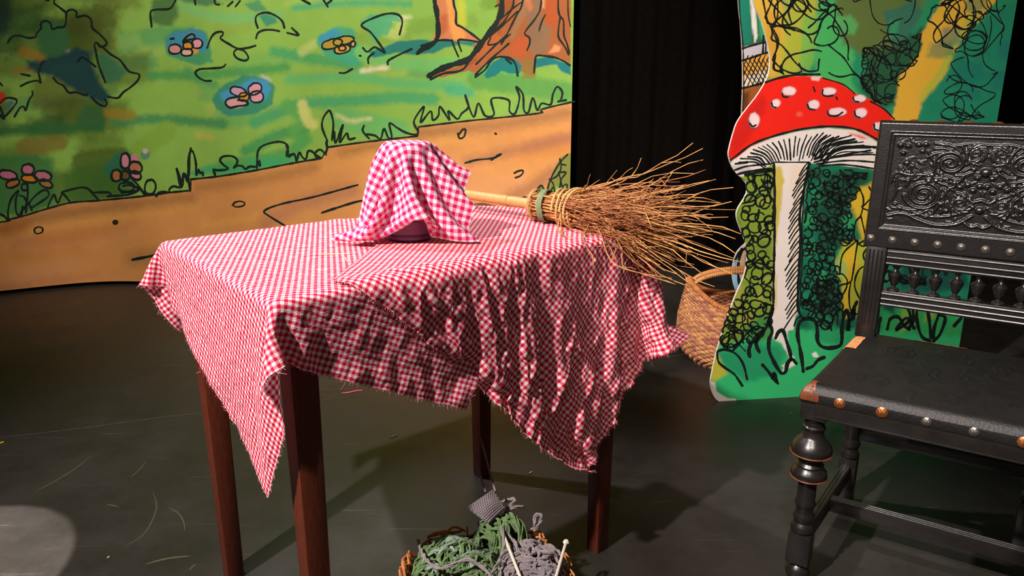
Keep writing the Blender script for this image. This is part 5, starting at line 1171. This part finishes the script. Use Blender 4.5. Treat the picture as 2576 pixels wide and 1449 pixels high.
sm_ = MB(); ringuv = [(u, 0) for u in np.linspace(0, 1, 16)] + [(1, v) for v in np.linspace(0, 1, 12)[1:]] + [(u, 1) for u in np.linspace(1, 0, 16)[1:]] + [(0, v) for v in np.linspace(1, 0, 12)[1:-1]]
k = len(ringuv); Vv = []
for zz, out in ((.4442, 0), (.436, .0015), (.425, .0005), (.421, -.004)):
    for u, v in ringuv:
        r0, b0 = seat_rb(u, v); r0 += out * (1 if u > .5 else -1) * (abs(u - .5) > .49); b0 += out * (1 if v > .5 else -1) * (abs(v - .5) > .49)
        Vv.append(CH(r0, b0, zz))
sm_.add(np.array(Vv), [(j * k + i, (j + 1) * k + i, (j + 1) * k + (i + 1) % k, j * k + (i + 1) % k) for j in range(3) for i in range(k)] + [tuple(3 * k + i for i in range(k))])
sm_.build('seat_border', M['seat_leather'], ch)
# seat rails
for (r0, b0), (r1, b1), nm in (((.03, .012), (.47, .012), 'seat_rail'), ((.065, .425), (.435, .425), 'seat_rail'), ((.012, .03), (.042, .41), 'seat_rail'), ((.488, .03), (.458, .41), 'seat_rail')):
    a = np.array(CH(r0, b0, .408)); b = np.array(CH(r1, b1, .408)); L = np.linalg.norm(b - a); d = (b - a) / L; R3 = np.array([[d[0], -d[1], 0], [d[1], d[0], 0], [0, 0, 1]])
    rail = MB().box((a + b) / 2, (L / 2, .011, .016), R3, bev=.0015).build(nm, M['black_wood'], ch)
    MB().box((a + b) / 2 + np.array([0, 0, -.0125]), (L / 2, .0124, .0018), R3, bev=.0008).build('moulding', M['black_wood'], rail)
# worn leather
def patch(name, uv0, uv1, mat, seed):
    r = np.random.default_rng(seed); n = 14; m = MB(); UU, VV = np.meshgrid(np.linspace(uv0[0], uv1[0], n), np.linspace(uv0[1], uv1[1], n))
    UU = np.clip(UU + r.normal(0, .002, UU.shape), 0, 1); VV = VV + r.normal(0, .003, UU.shape)
    rr, bb = seat_rb(UU, VV); e = np.minimum(np.minimum(UU * .47, (1 - UU) * .47), np.minimum(VV * .435, (1 - VV) * .435))
    z = .462 - .018 * np.clip(1 - e / .018, 0, 1) ** 2 + .0012
    o = m.add(CHv(rr, bb, z).reshape(-1, 3), [tuple(q) for q in grid_faces(n, n)]).build(name, mat, seat); return o
tag(patch('worn_patch', (.0, .64), (.075, .86), M['worn_leather'], 1), 'torn pale tan leather patch on the seat edge')
patch('worn_patch', (.0, .0), (.05, .06), M['worn_wood'], 2); patch('worn_patch', (.30, .95), (.55, 1.0), M['worn_wood'], 3); patch('worn_patch', (.02, .95), (.08, 1.0), M['worn_leather'], 4)
MB().box(CH(.018, -.001, .437), (.018, .0022, .008), RC, bev=.001).build('worn_patch', M['worn_wood'], ch)
# ---- rosette nails
def rosette(R, h):
    n, kk = 30, 5; V = [(0, 0, h)]; Fc = []
    for j in range(1, kk + 1):
        t = j / kk
        for i in range(n):
            a = 2 * math.pi * i / n; pet = abs(math.cos(a * 5)) ** .6
            V.append((R * t * (1 - .12 * (1 - pet) * t) * math.cos(a), R * t * (1 - .12 * (1 - pet) * t) * math.sin(a), h * (1 - t ** 2.2) * (1 if t < .35 else .45 + .55 * pet)))
    for i in range(n): Fc.append((0, 1 + i, 1 + (i + 1) % n))
    for j in range(kk - 1):
        for i in range(n): a = 1 + j * n + i; b = 1 + j * n + (i + 1) % n; Fc.append((a, a + n, b + n, b))
    return V, Fc
def make_nail(R, h, mat):
    V, Fc = rosette(R, h); me = bpy.data.meshes.new('rosette_nail'); me.from_pydata(V, [], Fc); o = finish('rosette_nail', me, mat, None, True, 50); COL.objects.unlink(o); return o
NA = make_nail(.0092, .0036, M['nail']); NB = make_nail(.0112, .0038, M['brass'])
def put_nail(src, pos, nrm, spin=0):
    o = src.copy(); COL.objects.link(o); o.parent = ch
    o.location = Vector(pos) - parent_origin(ch); q = Vector(nrm).to_track_quat('Z', 'Y'); o.rotation_mode = 'QUATERNION'; o.rotation_quaternion = q
    return o
FR = np.array([-CB[0], -CB[1], 0.0])
for i, r in enumerate(np.linspace(.075, .46, 6)): put_nail((NB, NB, NA, NA, NB, NA)[i], CH(r, -.0022, .4365), FR)
LF = np.array([-CR[0], -CR[1], 0.0])
# ---- back posts (fluted) and panel
for r in (.057, .443):
    po = MB().box(CH(r, .412, .572), (.0225, .020, .116), RB, bev=.003).build('back_post', M['black_wood'], ch)
    for dr in (-.013, -.0045, .0045, .013):
        MB().tube([CH(r + dr, .3915, z) for z in np.linspace(.49, .672, 8)], .0019, 6).build('reed', M['black_wood'], po)
PZ0, PZ1, PR0, PR1 = .676, .967, .027, .473
nr, nz = 360, 240
gr, gzz = np.meshgrid(np.linspace(0, 1, nr), np.linspace(0, 1, nz)); Rr = PR0 + (PR1 - PR0) * gr; Zz = PZ0 + (PZ1 - PZ0) * gzz
ix = (Rr - (PR0 + PR1) / 2) / .160; iz = (Zz - (PZ0 + .157)) / .1; X_ = ix * .160; Y_ = iz * .1
hgt = np.zeros_like(X_)
fr_ = np.maximum(np.abs(X_) - .185, np.abs(Y_) - .100)
hgt += .0022 * np.clip(1 - np.abs(fr_ - .004) / .0022, 0, 1) + .0014 * np.clip(1 - np.abs(fr_ - .0105) / .0016, 0, 1) + .0045 * np.clip(fr_ / .012, 0, 1)
ins = np.clip(-fr_ / .004, 0, 1)
peb = .0006 * (fnoise(X_ * 420, Y_ * 420, 1) + .6 * fnoise(X_ * 800, Y_ * 800, 2) - .6)
orn = np.zeros_like(X_); xa = np.abs(X_) * .865
def S_(cx, cy, rad, t, dr=1, a0=0.0): return spiral(cx, cy, rad, t, dr, a0)
curves = []
for cx, cy, rad, t, dr, a0, w, h in ((.098, -.026, .034, 2.9, 1, .5, .0042, .0042), (.060, .046, .027, 2.2, -1, 1.0, .0042, .0042), (.034, -.040, .015, 1.8, -1, 2, .0036, .0036), (.132, .020, .012, 1.5, 1, 0, .003, .003), (.020, .070, .012, 1.6, 1, 0, .0032, .0032)):
    orn = np.maximum(orn, ridge(xa, Y_, S_(cx, cy, rad, t, dr, a0), w, h))
    for q in range(9):       # feathered leaf strokes round the scroll
        an = a0 + q * .55; s0 = np.array([cx + rad * 1.05 * math.cos(an), cy + rad * 1.05 * math.sin(an)]); s1 = np.array([cx + rad * 1.55 * math.cos(an + .75 * dr), cy + rad * 1.55 * math.sin(an + .75 * dr)])
        m_ = (s0 + s1) / 2 + .10 * rad * np.array([math.cos(an), math.sin(an)])
        orn = np.maximum(orn, ridge(xa, Y_, np.array([s0, m_, s1]), .0034, .0034))
for pts, w, h in (([(.158, -.004), (.150, .02), (.128, .016), (.10, .018), (.07, .008)], .0036, .0036), ([(.156, -.080), (.13, -.072), (.10, -.084), (.07, -.092), (.035, -.086), (.012, -.066)], .0044, .0036), ([(.150, -.060), (.12, -.064), (.085, -.074), (.05, -.070), (.030, -.060)], .0036, .0032), ([(.150, .010), (.146, -.02), (.152, -.045)], .003, .003),
                  ([(.035, .02), (.045, .0), (.058, -.012), (.064, -.03)], .004, .004), ([(.0, -.03), (.014, -.035), (.022, -.028)], .004, .004), ([(.0, -.085), (.01, -.09), (.02, -.083)], .004, .004), ([(.09, .088), (.06, .084), (.03, .09), (.0, .088)], .003, .003), ([(.10, .07), (.085, .04), (.09, .02)], .0034, .0034), ([(.012, .045), (.03, .052), (.036, .07)], .0034, .0034), ([(.125, .04), (.11, .03), (.105, .015)], .003, .003)):
    orn = np.maximum(orn, ridge(xa, Y_, spline(pts, .004), w, h))
for bx_, by_, r0 in ((.150, .082, .0062), (.136, .080, .0056), (.143, .064, .0056), (.118, .084, .0056), (.106, .085, .0056), (.110, .070, .0052), (.134, .042, .007), (.124, .036, .006), (.092, .004, .006), (.080, .006, .0056), (.088, .018, .0056), (.048, .004, .0062), (.038, -.004, .006), (.026, .002, .006), (.016, -.010, .006), (.006, .0, .006), (.066, -.044, .0068), (.042, -.066, .005), (.055, -.058, .005), (.0, .03, .010), (.012, .018, .006), (.0, -.052, .008), (.012, -.046, .005), (.074, .085, .004), (.02, .036, .005), (.145, -.052, .005), (.135, -.06, .005)):
    d = np.hypot(xa - bx_, Y_ - by_); orn = np.maximum(orn, .85 * np.sqrt(np.clip(r0 ** 2 - d ** 2, 0, None)))
for _ in range(70):
    x, y = rs.uniform(.004, .155), rs.uniform(-.095, .095); a = rs.uniform(0, 6.28); L = rs.uniform(.006, .014); k_ = rs.normal(0, 60); t = np.linspace(0, L, 6)
    orn = np.maximum(orn, ridge(xa, Y_, np.stack([x + np.cumsum(np.cos(a + k_ * t)) * L / 6, y + np.cumsum(np.sin(a + k_ * t)) * L / 6], 1), .0022, .0022))
hgt += ins * (orn + peb) 
ee = np.minimum(np.minimum(Rr - PR0, PR1 - Rr), np.minimum(Zz - PZ0, PZ1 - Zz)); hgt -= .006 * np.clip(1 - ee / .006, 0, 1) ** 2
pan = big_mesh('back_panel', CHv(Rr, .394 - hgt, Zz).reshape(-1, 3), grid_faces(nz, nr), M['leather'], ch)
q4 = [(PR0, PZ0), (PR1, PZ0), (PR1, PZ1), (PR0, PZ1)]
MB().add(np.array([CH(r, .400 - .006 + .0052, z) for r, z in q4] + [CH(r, .430, z) for r, z in q4]), [(4, 7, 6, 5), (0, 4, 5, 1), (1, 5, 6, 2), (2, 6, 7, 3), (3, 7, 4, 0)]).build('panel_edge', M['leather'], ch, False)
for i, r in enumerate(np.linspace(.042, .458, 10)): put_nail(NA, CH(r, .3885, .6985), FR + np.array([0, 0, .15]))
for i, r in enumerate(np.linspace(.095, .42, 7)):
    put_nail(NB, CH(r, .413, .9672), (0, 0, 1))
# ---- rails and balusters
for z0, z1 in ((.636, .676), (.538, .575)):
    rl = MB().box(CH(.25, .412, (z0 + z1) / 2), (.170, .016, (z1 - z0) / 2), RB, bev=.002).build('back_rail', M['black_wood'], ch)
    for zz in (z0 + .006, (z0 + z1) / 2, z1 - .006):
        MB().tube([CH(r, .3955, zz) for r in np.linspace(.081, .419, 6)], .0026, 6).build('reed', M['black_wood'], rl)
bprof = [(.0, .0), (.0125, .0), (.0135, .003), (.011, .0065), (.005, .009), (.0042, .012), (.0065, .0145), (.010, .022), (.0135, .033), (.0145, .037), (.0148, .040), (.0125, .0425), (.0075, .046), (.005, .050), (.0042, .054), (.0058, .056), (.0075, .0585), (.0075, .061), (.0, .061)]
bmesh_o = None
for r in np.linspace(.102, .398, 8):
    base = CH(r, .412, .575)
    if bmesh_o is None:
        bmesh_o = MB().lathe(bprof, base, 20).build('baluster', M['black_wood'], ch); first = base
    else:
        o = bmesh_o.copy(); COL.objects.link(o); o.parent = ch; o.location = Vector(base - first)
# ---- legs
def leg(r, b, prof, blocks, name='leg'):
    m = MB(); m.lathe(prof, CH(r, b, 0), 28)
    for z0, z1, h in blocks: m.box(CH(r, b, (z0 + z1) / 2), (h, h, (z1 - z0) / 2), RC, bev=.003)
    return m.build(name, M['black_wood'], ch)
fprof = [(.0, .0), (.018, .0), (.024, .006), (.026, .016), (.022, .028), (.014, .036), (.018, .04), (.018, .115), (.024, .118), (.0255, .124), (.022, .132), (.0185, .138), (.0205, .144), (.0225, .150), (.0205, .157), (.0178, .162), (.0182, .176), (.0210, .180), (.0215, .186), (.0190, .190), (.0188, .236), (.0225, .240), (.0345, .246), (.0372, .253), (.0350, .262), (.0290, .268), (.0270, .272), (.0285, .276), (.0240, .282), (.0250, .288), (.0330, .296), (.0405, .304), (.0415, .311), (.0400, .318), (.0330, .330), (.0245, .338), (.0215, .343), (.0200, .355), (.0225, .358), (.0230, .363), (.0200, .366), (.0200, .376), (.0235, .380), (.018, .384), (.018, .40)]
for r in (.028, .472):
    lg = leg(r, .03, fprof, ((.041, .115, .0235), (.384, .424, .0265)))
    for z, rr in ((.3035, .0412), (.2475, .0362)):
        aa = np.linspace(0, 2 * math.pi, 28, endpoint=False); c = CH(r, .03, z)
        MB().tube(np.stack([c[0] + rr * np.cos(aa), c[1] + rr * np.sin(aa), np.full(28, z)], 1), .0016, 6, closed=True).build('worn_rim', M['worn_wood'], lg)
bprof2 = [(.0, .0), (.018, .0), (.018, .03), (.0, .03), (.018, .03), (.018, .13), (.022, .134), (.023, .142), (.019, .150), (.0175, .158), (.021, .164), (.0225, .172), (.019, .180), (.0175, .19), (.020, .202), (.020, .215), (.018, .24), (.017, .30), (.021, .306), (.021, .312), (.018, .318), (.018, .40)]
for r in (.057, .443): leg(r, .408, bprof2, ((.005, .132, .021), (.36, .424, .022)))
def stretcher(a, b, z, w, h):
    a = CH(*a, z); b = CH(*b, z); L = np.linalg.norm(b - a); d = (b - a) / L; R3 = np.array([[d[0], -d[1], 0], [d[1], d[0], 0], [0, 0, 1]])
    s = MB().box((a + b) / 2, (L / 2, w, h), R3, bev=.002).build('stretcher', M['black_wood'], ch)
    for o in (-.5, .0, .5):
        n = np.array([-d[1], d[0], 0]) * w * o * 1.3
        MB().tube([a + n + [0, 0, h], b + n + [0, 0, h]], .0018, 6).build('reed', M['black_wood'], s)
stretcher((.030, .05), (.055, .39), .095, .012, .018); stretcher((.470, .05), (.445, .39), .095, .012, .018); stretcher((.052, .215), (.448, .215), .095, .012, .016); stretcher((.075, .408), (.425, .408), .20, .011, .013)

# ================================================================== YARN BASKET UNDER THE TABLE EDGE
ry = np.random.default_rng(31)
KX, KY = -.045, 1.168
kb = empty('yarn_basket', (KX, KY, 0))
tag(kb, 'round open wicker basket with broken cane ends, heaped with yarn below the table edge', 'basket')
MB().lathe([(.0, .003), (.118, .003), (.122, .008), (.118, .013), (.0, .013)], (KX, KY, 0), 40).build('basket_base', M['wicker_brown'], kb)
def kr(z): return .118 + .032 * (z / .19) ** .8
ns = 34
for i in range(ns):
    a = 2 * math.pi * (i + .3 * ry.random()) / ns; h = .19 + ry.uniform(.006, .032); zz = np.linspace(.008, h, 9)
    lean = ry.normal(0, .015)
    P_ = np.stack([KX + kr(zz) * np.cos(a + lean * zz), KY + kr(zz) * np.sin(a + lean * zz), zz], 1)
    MB().tube(P_, ry.uniform(.0018, .0026), 6).build('stake', M['wicker'], kb)
for j in range(22):
    z = .014 + j * .0082; th = np.linspace(0, 2 * math.pi, ns * 4, endpoint=False); ph = (j % 2) * math.pi
    rr = kr(z) + .0042 * np.cos(th * ns / 2 + ph); zz = z + .0012 * np.sin(th * 7 + j) + ry.normal(0, .0004, len(th))
    MB().tube(np.stack([KX + rr * np.cos(th), KY + rr * np.sin(th), zz], 1), .0031, 5, closed=True).build('weaver', M['wicker'] if j % 3 else M['wicker_brown'], kb)
for j in range(26):          # broken rim canes bent over between the stakes
    a = ry.uniform(0, 6.28); da = ry.uniform(.12, .45); t = np.linspace(0, 1, 8); aa = a + da * t; rr = kr(.19) + .006 * np.sin(t * 6 + ry.uniform(0, 6)) + .004
    MB().tube(np.stack([KX + rr * np.cos(aa), KY + rr * np.sin(aa), .192 + .012 * np.sin(t * math.pi * ry.uniform(.6, 1.6)) + ry.uniform(-.006, .008)], 1), .0024, 5).build('rim_cane', M['wicker'], kb)
# yarn skeins
def on_heap(c, r, x, y):
    q = np.clip(1 - ((x - c[0]) / r[0]) ** 2 - ((y - c[1]) / r[1]) ** 2, 0, 1); return c[2] + r[2] * q ** .36
def in_basket(P, zmin=.03):
    d = np.hypot(P[:, 0] - KX, P[:, 1] - KY); lim = kr(np.clip(P[:, 2], 0, .19)) - .012; k = d > lim
    m_ = k & (P[:, 2] < .2); f = np.where(m_, lim / np.maximum(d, 1e-9), 1)
    P[:, 0] = KX + (P[:, 0] - KX) * f; P[:, 1] = KY + (P[:, 1] - KY) * f
    return P
def ply(m, P, r):            # two-ply twisted strand
    P = spline(P, r * 1.6); n = len(P)
    T = np.gradient(P, axis=0); T /= np.maximum(np.linalg.norm(T, axis=1, keepdims=True), 1e-9); A_ = np.cross(T, [0.3, .2, .9]); A_ /= np.linalg.norm(A_, axis=1, keepdims=True); B2 = np.cross(T, A_)
    an = np.arange(n) * .62
    for s in (0, math.pi):
        m.tube(P + r * .5 * (np.cos(an + s)[:, None] * A_ + np.sin(an + s)[:, None] * B2), r * .62, 5)
GC, GR = (-.100, 1.190, .15), (.088, .112, .085)
YC, YR = (.036, 1.180, .15), (.070, .108, .082)
def green_mesh(name, mat, count, lab, cat_lab, r, c=GC, R=GR, ang=(.95, .35)):
    m = MB()
    for i in range(count):
        th = ry.normal(*ang); d = np.array([math.cos(th), math.sin(th)]); n = np.array([-d[1], d[0]]); o = ry.uniform(-1, 1); L = ry.uniform(.05, .13)
        cx = c[0] + n[0] * o * R[0] * .95 + d[0] * ry.uniform(-.06, .06); cy = c[1] + n[1] * o * R[1] * .9 + d[1] * ry.uniform(-.06, .06)
        t = np.linspace(-.5, .5, 9); w = ry.normal(0, .004, 9)
        x = cx + d[0] * L * t + n[0] * (w + .006 * np.sin(t * 7 + i)); y = cy + d[1] * L * t + n[1] * (w + .006 * np.sin(t * 7 + i))
        z = on_heap(c, R, x, y) - ry.uniform(0, .016) + .004 * np.sin(t * 11 + i) + .010 * (vnoise(x * 30, y * 30) - .5)
        ply(m, in_basket(np.stack([x, y, np.maximum(z, .05)], 1)), r)
    o_ = m.build(name, mat, None, True, 180); tag(o_, lab, cat_lab); return o_
green_mesh('green_yarn_skein', M['yarn_green'], 120, 'loose heap of green twisted yarn filling the left of the wicker basket', 'yarn', .0030)
green_mesh('variegated_yarn_strands', M['yarn_mix'], 14, 'pale blue-grey flecked yarn strands mixed into the green heap', 'yarn', .0028, (-.100, 1.185, .154), (.080, .10, .084), (.6, 1.0))
green_mesh('green_yarn_hank', M['yarn_green'], 60, 'small hank of green yarn wound behind the knitted swatch', 'yarn', .0030, (-.020, 1.268, .17), (.058, .034, .088), (2.2, .25))
m = MB()
for i in range(58):
    x0 = YC[0] + ry.normal(0, .034); y0 = YC[1] + ry.normal(0, .055); th = ry.uniform(0, 6.28); cur = ry.choice([-1, 1]) * ry.uniform(25, 75); pts = []; x, y = x0, y0
    zo = ry.uniform(-.008, .006)
    for q in range(ry.integers(10, 22)):
        pts.append((x, y, float(on_heap(YC, YR, x, y)) + zo + .004 * math.sin(q * .9 + i))); th += cur * .008 + ry.normal(0, .12); x += .008 * math.cos(th); y += .008 * math.sin(th)
        if ry.random() < .06: cur = -cur
    ply(m, in_basket(np.array(pts)), .0036)
for i in range(16):          # wound strands across the front of the grey hank
    t = np.linspace(-.5, .5, 8); yy = 1.10 + i * .0045; x = .03 + .10 * t; y = yy + .004 * np.sin(t * 5 + i) - .012 * t
    ply(m, in_basket(np.stack([x, y, on_heap(YC, YR, x, y) + .003 + .003 * np.sin(t * 9 + i)], 1)), .0036)
tag(m.build('grey_yarn_skein', M['yarn_grey'], None, True, 180), 'tangled grey yarn skein piled on the right of the wicker basket', 'yarn')
m = MB()
for i in range(40):
    a0, b0 = ry.uniform(0, 6.28), ry.uniform(-1, 1); t = np.linspace(0, 2.4, 12); v1 = ry.normal(0, 1, 3); v1 /= np.linalg.norm(v1); v2 = np.cross(v1, ry.normal(0, 1, 3)); v2 /= np.linalg.norm(v2)
    ply(m, in_basket(np.array([-.152, 1.250, .175]) + .030 * (np.cos(t)[:, None] * v1 + np.sin(t)[:, None] * v2)), .0026)
tag(m.build('purple_yarn_ball', M['yarn_purple'], None, True, 180), 'dark purple ball of yarn tucked at the back left of the basket', 'yarn')
def px3(pts): return np.array([at_z(np.array(float(a)), np.array(float(b)), z) for a, b, z in pts])
m = MB()
ply(m, spline(px3([(1052, 1358, .205), (1060, 1385, .225), (1080, 1415, .243), (1110, 1430, .250), (1150, 1415, .254), (1180, 1408, .254), (1210, 1425, .248), (1240, 1452, .240)]), .01), .0034)
ply(m, spline(px3([(1318, 1274, .245), (1290, 1278, .250), (1272, 1295, .248), (1263, 1325, .246), (1268, 1360, .240), (1265, 1390, .236), (1248, 1425, .236), (1225, 1460, .236)]), .01), .0034)
ply(m, spline(px3([(1262, 1330, .236), (1285, 1352, .232), (1300, 1372, .230), (1305, 1400, .228)]), .01), .0034)
ply(m, spline(px3([(1345, 1325, .226), (1346, 1300, .240), (1356, 1293, .246), (1362, 1303, .240), (1352, 1325, .226), (1335, 1332, .222)]), .006), .0036)
ply(m, spline(px3([(1262, 1262, .250), (1285, 1255, .262), (1296, 1258, .262), (1280, 1275, .250), (1270, 1290, .246)]), .006), .0034)
tag(m.build('loose_grey_yarn', M['yarn_grey'], None, True, 180), 'loose grey yarn ends trailing over the green heap from the knitting', 'yarn')
# knitted swatch
c4 = [at_y(np.array(1174.), np.array(1277.), 1.275), at_y(np.array(1229.), np.array(1317.), 1.250), at_y(np.array(1270.), np.array(1278.), 1.275), at_y(np.array(1240.), np.array(1232.), 1.30)]
n = 96; u, v = np.meshgrid(np.linspace(0, 1, n), np.linspace(0, 1, n))
G = ((1 - u) * (1 - v))[..., None] * c4[0] + (u * (1 - v))[..., None] * c4[1] + (u * v)[..., None] * c4[2] + ((1 - u) * v)[..., None] * c4[3]
nn = np.cross(c4[1] - c4[0], c4[3] - c4[0]); nn /= np.linalg.norm(nn); nn = nn * (1 if nn[2] > 0 or nn[1] < 0 else -1)
if nn[1] > 0: nn = -nn
K = 12
st = np.abs(np.sin(u * K * math.pi)) ** .7 * np.abs(np.sin(v * K * math.pi + (np.floor(u * K) % 2) * 1.57)) ** .7
bow = .010 * np.sin(u * math.pi) * np.sin(v * math.pi)
front = G + nn * (.0052 * st + bow)[..., None]; back = G + nn * (bow - .004)[..., None]
sw = MB(); sw.add(front.reshape(-1, 3), [tuple(q) for q in grid_faces(n, n)]); sw.add(back.reshape(-1, 3), [tuple(q) for q in grid_faces(n, n, True)])
bi = [i for i in range(n)] + [i * n + n - 1 for i in range(1, n)] + [(n - 1) * n + i for i in range(n - 2, -1, -1)] + [i * n for i in range(n - 2, 0, -1)]
sw.f += [(bi[i], bi[(i + 1) % len(bi)], n * n + bi[(i + 1) % len(bi)], n * n + bi[i]) for i in range(len(bi))]
tag(sw.build('knitted_swatch', M['yarn_grey'], None, True, 180), 'small square of grey knitting hanging from needles at the back of the basket', 'knitting')
def needle(a, b, r, mat, lab, knob=False):
    a, b = np.array(a), np.array(b); t = np.linspace(0, 1, 8)[:, None]; o = empty('knitting_needle', tuple(b)); tag(o, lab, 'knitting needle', 'knitting needles')
    rr = np.full(8, r); rr[0] = r * .3; MB().tube(a + (b - a) * t, rr, 10).build('shaft', mat, o)
    if knob:
        MB().lathe([(0, -.0045), (.004, -.004), (.0062, 0), (.004, .004), (0, .0045)], b, 14).build('knob', mat, o)
    return o
needle(at_y(np.array(1208.), np.array(1099.), 1.40), at_y(np.array(1246.), np.array(1236.), 1.300), .0022, M['needle_grey'], 'longer grey needle standing up from the knitted swatch')
needle(at_y(np.array(1194.), np.array(1156.), 1.37), at_y(np.array(1222.), np.array(1238.), 1.300), .0022, M['needle_grey'], 'shorter grey needle standing up left of the longer one')
needle(at_z(np.array(1256.), np.array(1318.), .240), at_z(np.array(1318.), np.array(1475.), .235), .0030, M['needle_white'], 'cream needle slanting across the middle of the yarn')
needle(at_z(np.array(1392.), np.array(1475.), .225), at_z(np.array(1424.), np.array(1364.), .225), .0030, M['needle_white'], 'cream needle with a round knob along the right basket rim', True)

# ================================================================== LIDLESS MARKET BASKET BEHIND THE TOADSTOOL
WX, WY = .865, 2.76; EA, EB = .225, .165
wb = empty('market_basket', (WX, WY, 0))
tag(wb, 'tan woven market basket with purple flecks and a wrapped handle, behind the toadstool board', 'basket')
def wz(th): return .225 + .085 * np.abs(np.cos(th)) ** 2.5
def wr(f): return .62 + .38 * np.sin(np.clip(f * 1.02 + .10, 0, 1.12) / 1.12 * math.pi * .62 + .25) / 1.0
def wpt(th, f, dr=0.0):
    k = np.interp(f, [0, .15, .35, .6, .8, 1.0], [.70, .90, 1.0, .985, .93, .87]); z = .006 + f * wz(th)
    return np.stack([WX + (EA * k + dr) * np.cos(th), WY + (EB * k + dr) * np.sin(th), z], -1)
ROWS = 30; NT = 160
for j in range(ROWS):
    f = j / (ROWS - 1); th = np.linspace(0, 2 * math.pi, NT, endpoint=False)
    P_ = wpt(th, f, .0032 * np.sign(np.sin(th * 34 + (j % 2) * math.pi)) * np.abs(np.sin(th * 34 + (j % 2) * math.pi)) ** .5)
    mm = MB().tube(P_, .0058, 6, closed=True)
    o = mm.build('weave_row', M['basket'], wb)
    uvl = o.data.uv_layers.new(name='weave'); vi = np.empty(len(o.data.loops), np.int32); o.data.loops.foreach_get('vertex_index', vi)
    uvl.data.foreach_set('uv', np.stack([(vi // 6) / NT * 44 + .25 * (j % 2), np.full(len(vi), j + .5)], 1).astype(np.float32).ravel())
th = np.linspace(0, 2 * math.pi, 120, endpoint=False)
MB().tube(wpt(th, 1.03), .0095, 8, closed=True).build('rim', M['wicker'], wb)
aa = np.linspace(0, 2 * math.pi * 110, 1400); base = wpt(aa / 110, 1.03)
rad_ = np.stack([np.cos(aa / 110), np.sin(aa / 110), 0 * aa], 1)
MB().tube(base + .0100 * (np.cos(aa)[:, None] * rad_ + np.sin(aa)[:, None] * np.array([0, 0, 1])), .0018, 4).build('rim_wrapping', M['wicker'], wb)
MB().lathe([(0, .002), (.66, .002), (.66, .012), (0, .012)], (0, 0, 0), 40)
m = MB(); m.lathe([(0, .002), (.68, .002), (.70, .008), (.66, .014), (0, .014)], (0, 0, 0), 40)
m.v[0] = m.v[0] * np.array([EA, EB, 1]) + np.array([WX, WY, 0]); m.build('basket_base', M['wicker_brown'], wb)
for dy, dz in ((-.017, 0), (.017, .004)):
    t = np.linspace(0, math.pi, 26); P_ = np.stack([WX - EA * .80 * np.cos(t), np.full(26, WY + dy), .300 + .062 * np.sin(t) ** .9 + dz], 1)
    hd_ = MB().tube(P_, .0085, 10).build('handle', M['bamboo'], wb)
    ac = np.linspace(0, 1, 700); Pi = np.stack([np.interp(ac, np.linspace(0, 1, 26), P_[:, k]) for k in range(3)], 1); an = ac * 2 * math.pi * 60
    MB().tube(Pi + .0092 * np.stack([np.sin(an) * .4, np.cos(an), np.sin(an)], 1), .0016, 4).build('handle_wrapping', M['wicker'], hd_)
for sgn in (-1, 1):
    cx = WX + sgn * EA * .80
    for q in range(3):
        a2 = np.linspace(0, 2 * math.pi, 20, endpoint=False)
        MB().tube(np.stack([np.full(20, cx + sgn * .006 * q - sgn * .004), WY + .027 * np.cos(a2), .308 + .008 * q + .014 * np.sin(a2)], 1), .0026, 5, closed=True).build('lashing', M['twig_dark'], wb)

# ================================================================== SMALL SCRAPS ON THE FLOOR
def scrap(name, px, py, L, W, rot, mat, lab, cat):
    p = at_z(np.array(float(px)), np.array(float(py)), 0.0); r = np.random.default_rng(int(px)); m = MB(); c, s = math.cos(rot), math.sin(rot)
    n = 7; V = []
    for i in range(n):
        t = i / (n - 1) - .5; w = W * (1 - (2 * t) ** 2 * .75) * r.uniform(.8, 1.2) / 2
        for q, z in ((-w, .0008), (w, .0008), (w, .0024), (-w, .0024)):
            x, y = t * L, q + .12 * L * math.sin(t * 4); V.append((p[0] + x * c - y * s, p[1] + x * s + y * c, z))
    Fc = [(4 * i + k, 4 * i + (k + 1) % 4, 4 * i + 4 + (k + 1) % 4, 4 * i + 4 + k) for i in range(n - 1) for k in range(4)] + [(3, 2, 1, 0), (4 * n - 4, 4 * n - 3, 4 * n - 2, 4 * n - 1)]
    tag(m.add(V, Fc).build(name, mat, None, False), lab, cat, 'scraps on the stage floor')
scrap('pink_thread', 886, 986, .072, .009, .12, M['pink'], 'bright pink wisp of thread on the floor seen under the tablecloth', 'thread')
scrap('yellow_scrap', 5, 1114, .010, .008, .2, M['yellow'], 'tiny yellow scrap on the floor at the far left', 'scrap')
scrap('pale_scrap', 1335, 1190, .014, .005, .6, M['scrap'], 'pale wood splinter on the floor under the table', 'scrap')
scrap('pale_crumb', 273, 1403, .005, .005, 0, M['scrap'], 'white crumb on the floor left of the table legs', 'scrap')
scrap('pale_crumb', 1990, 1040, .005, .004, 0, M['scrap'], 'white crumb on the floor near the chair front leg', 'scrap')
scrap('grey_fluff', 990, 1098, .026, .014, .4, M['seam'], 'grey fluff curl on the floor behind the table leg', 'scrap')
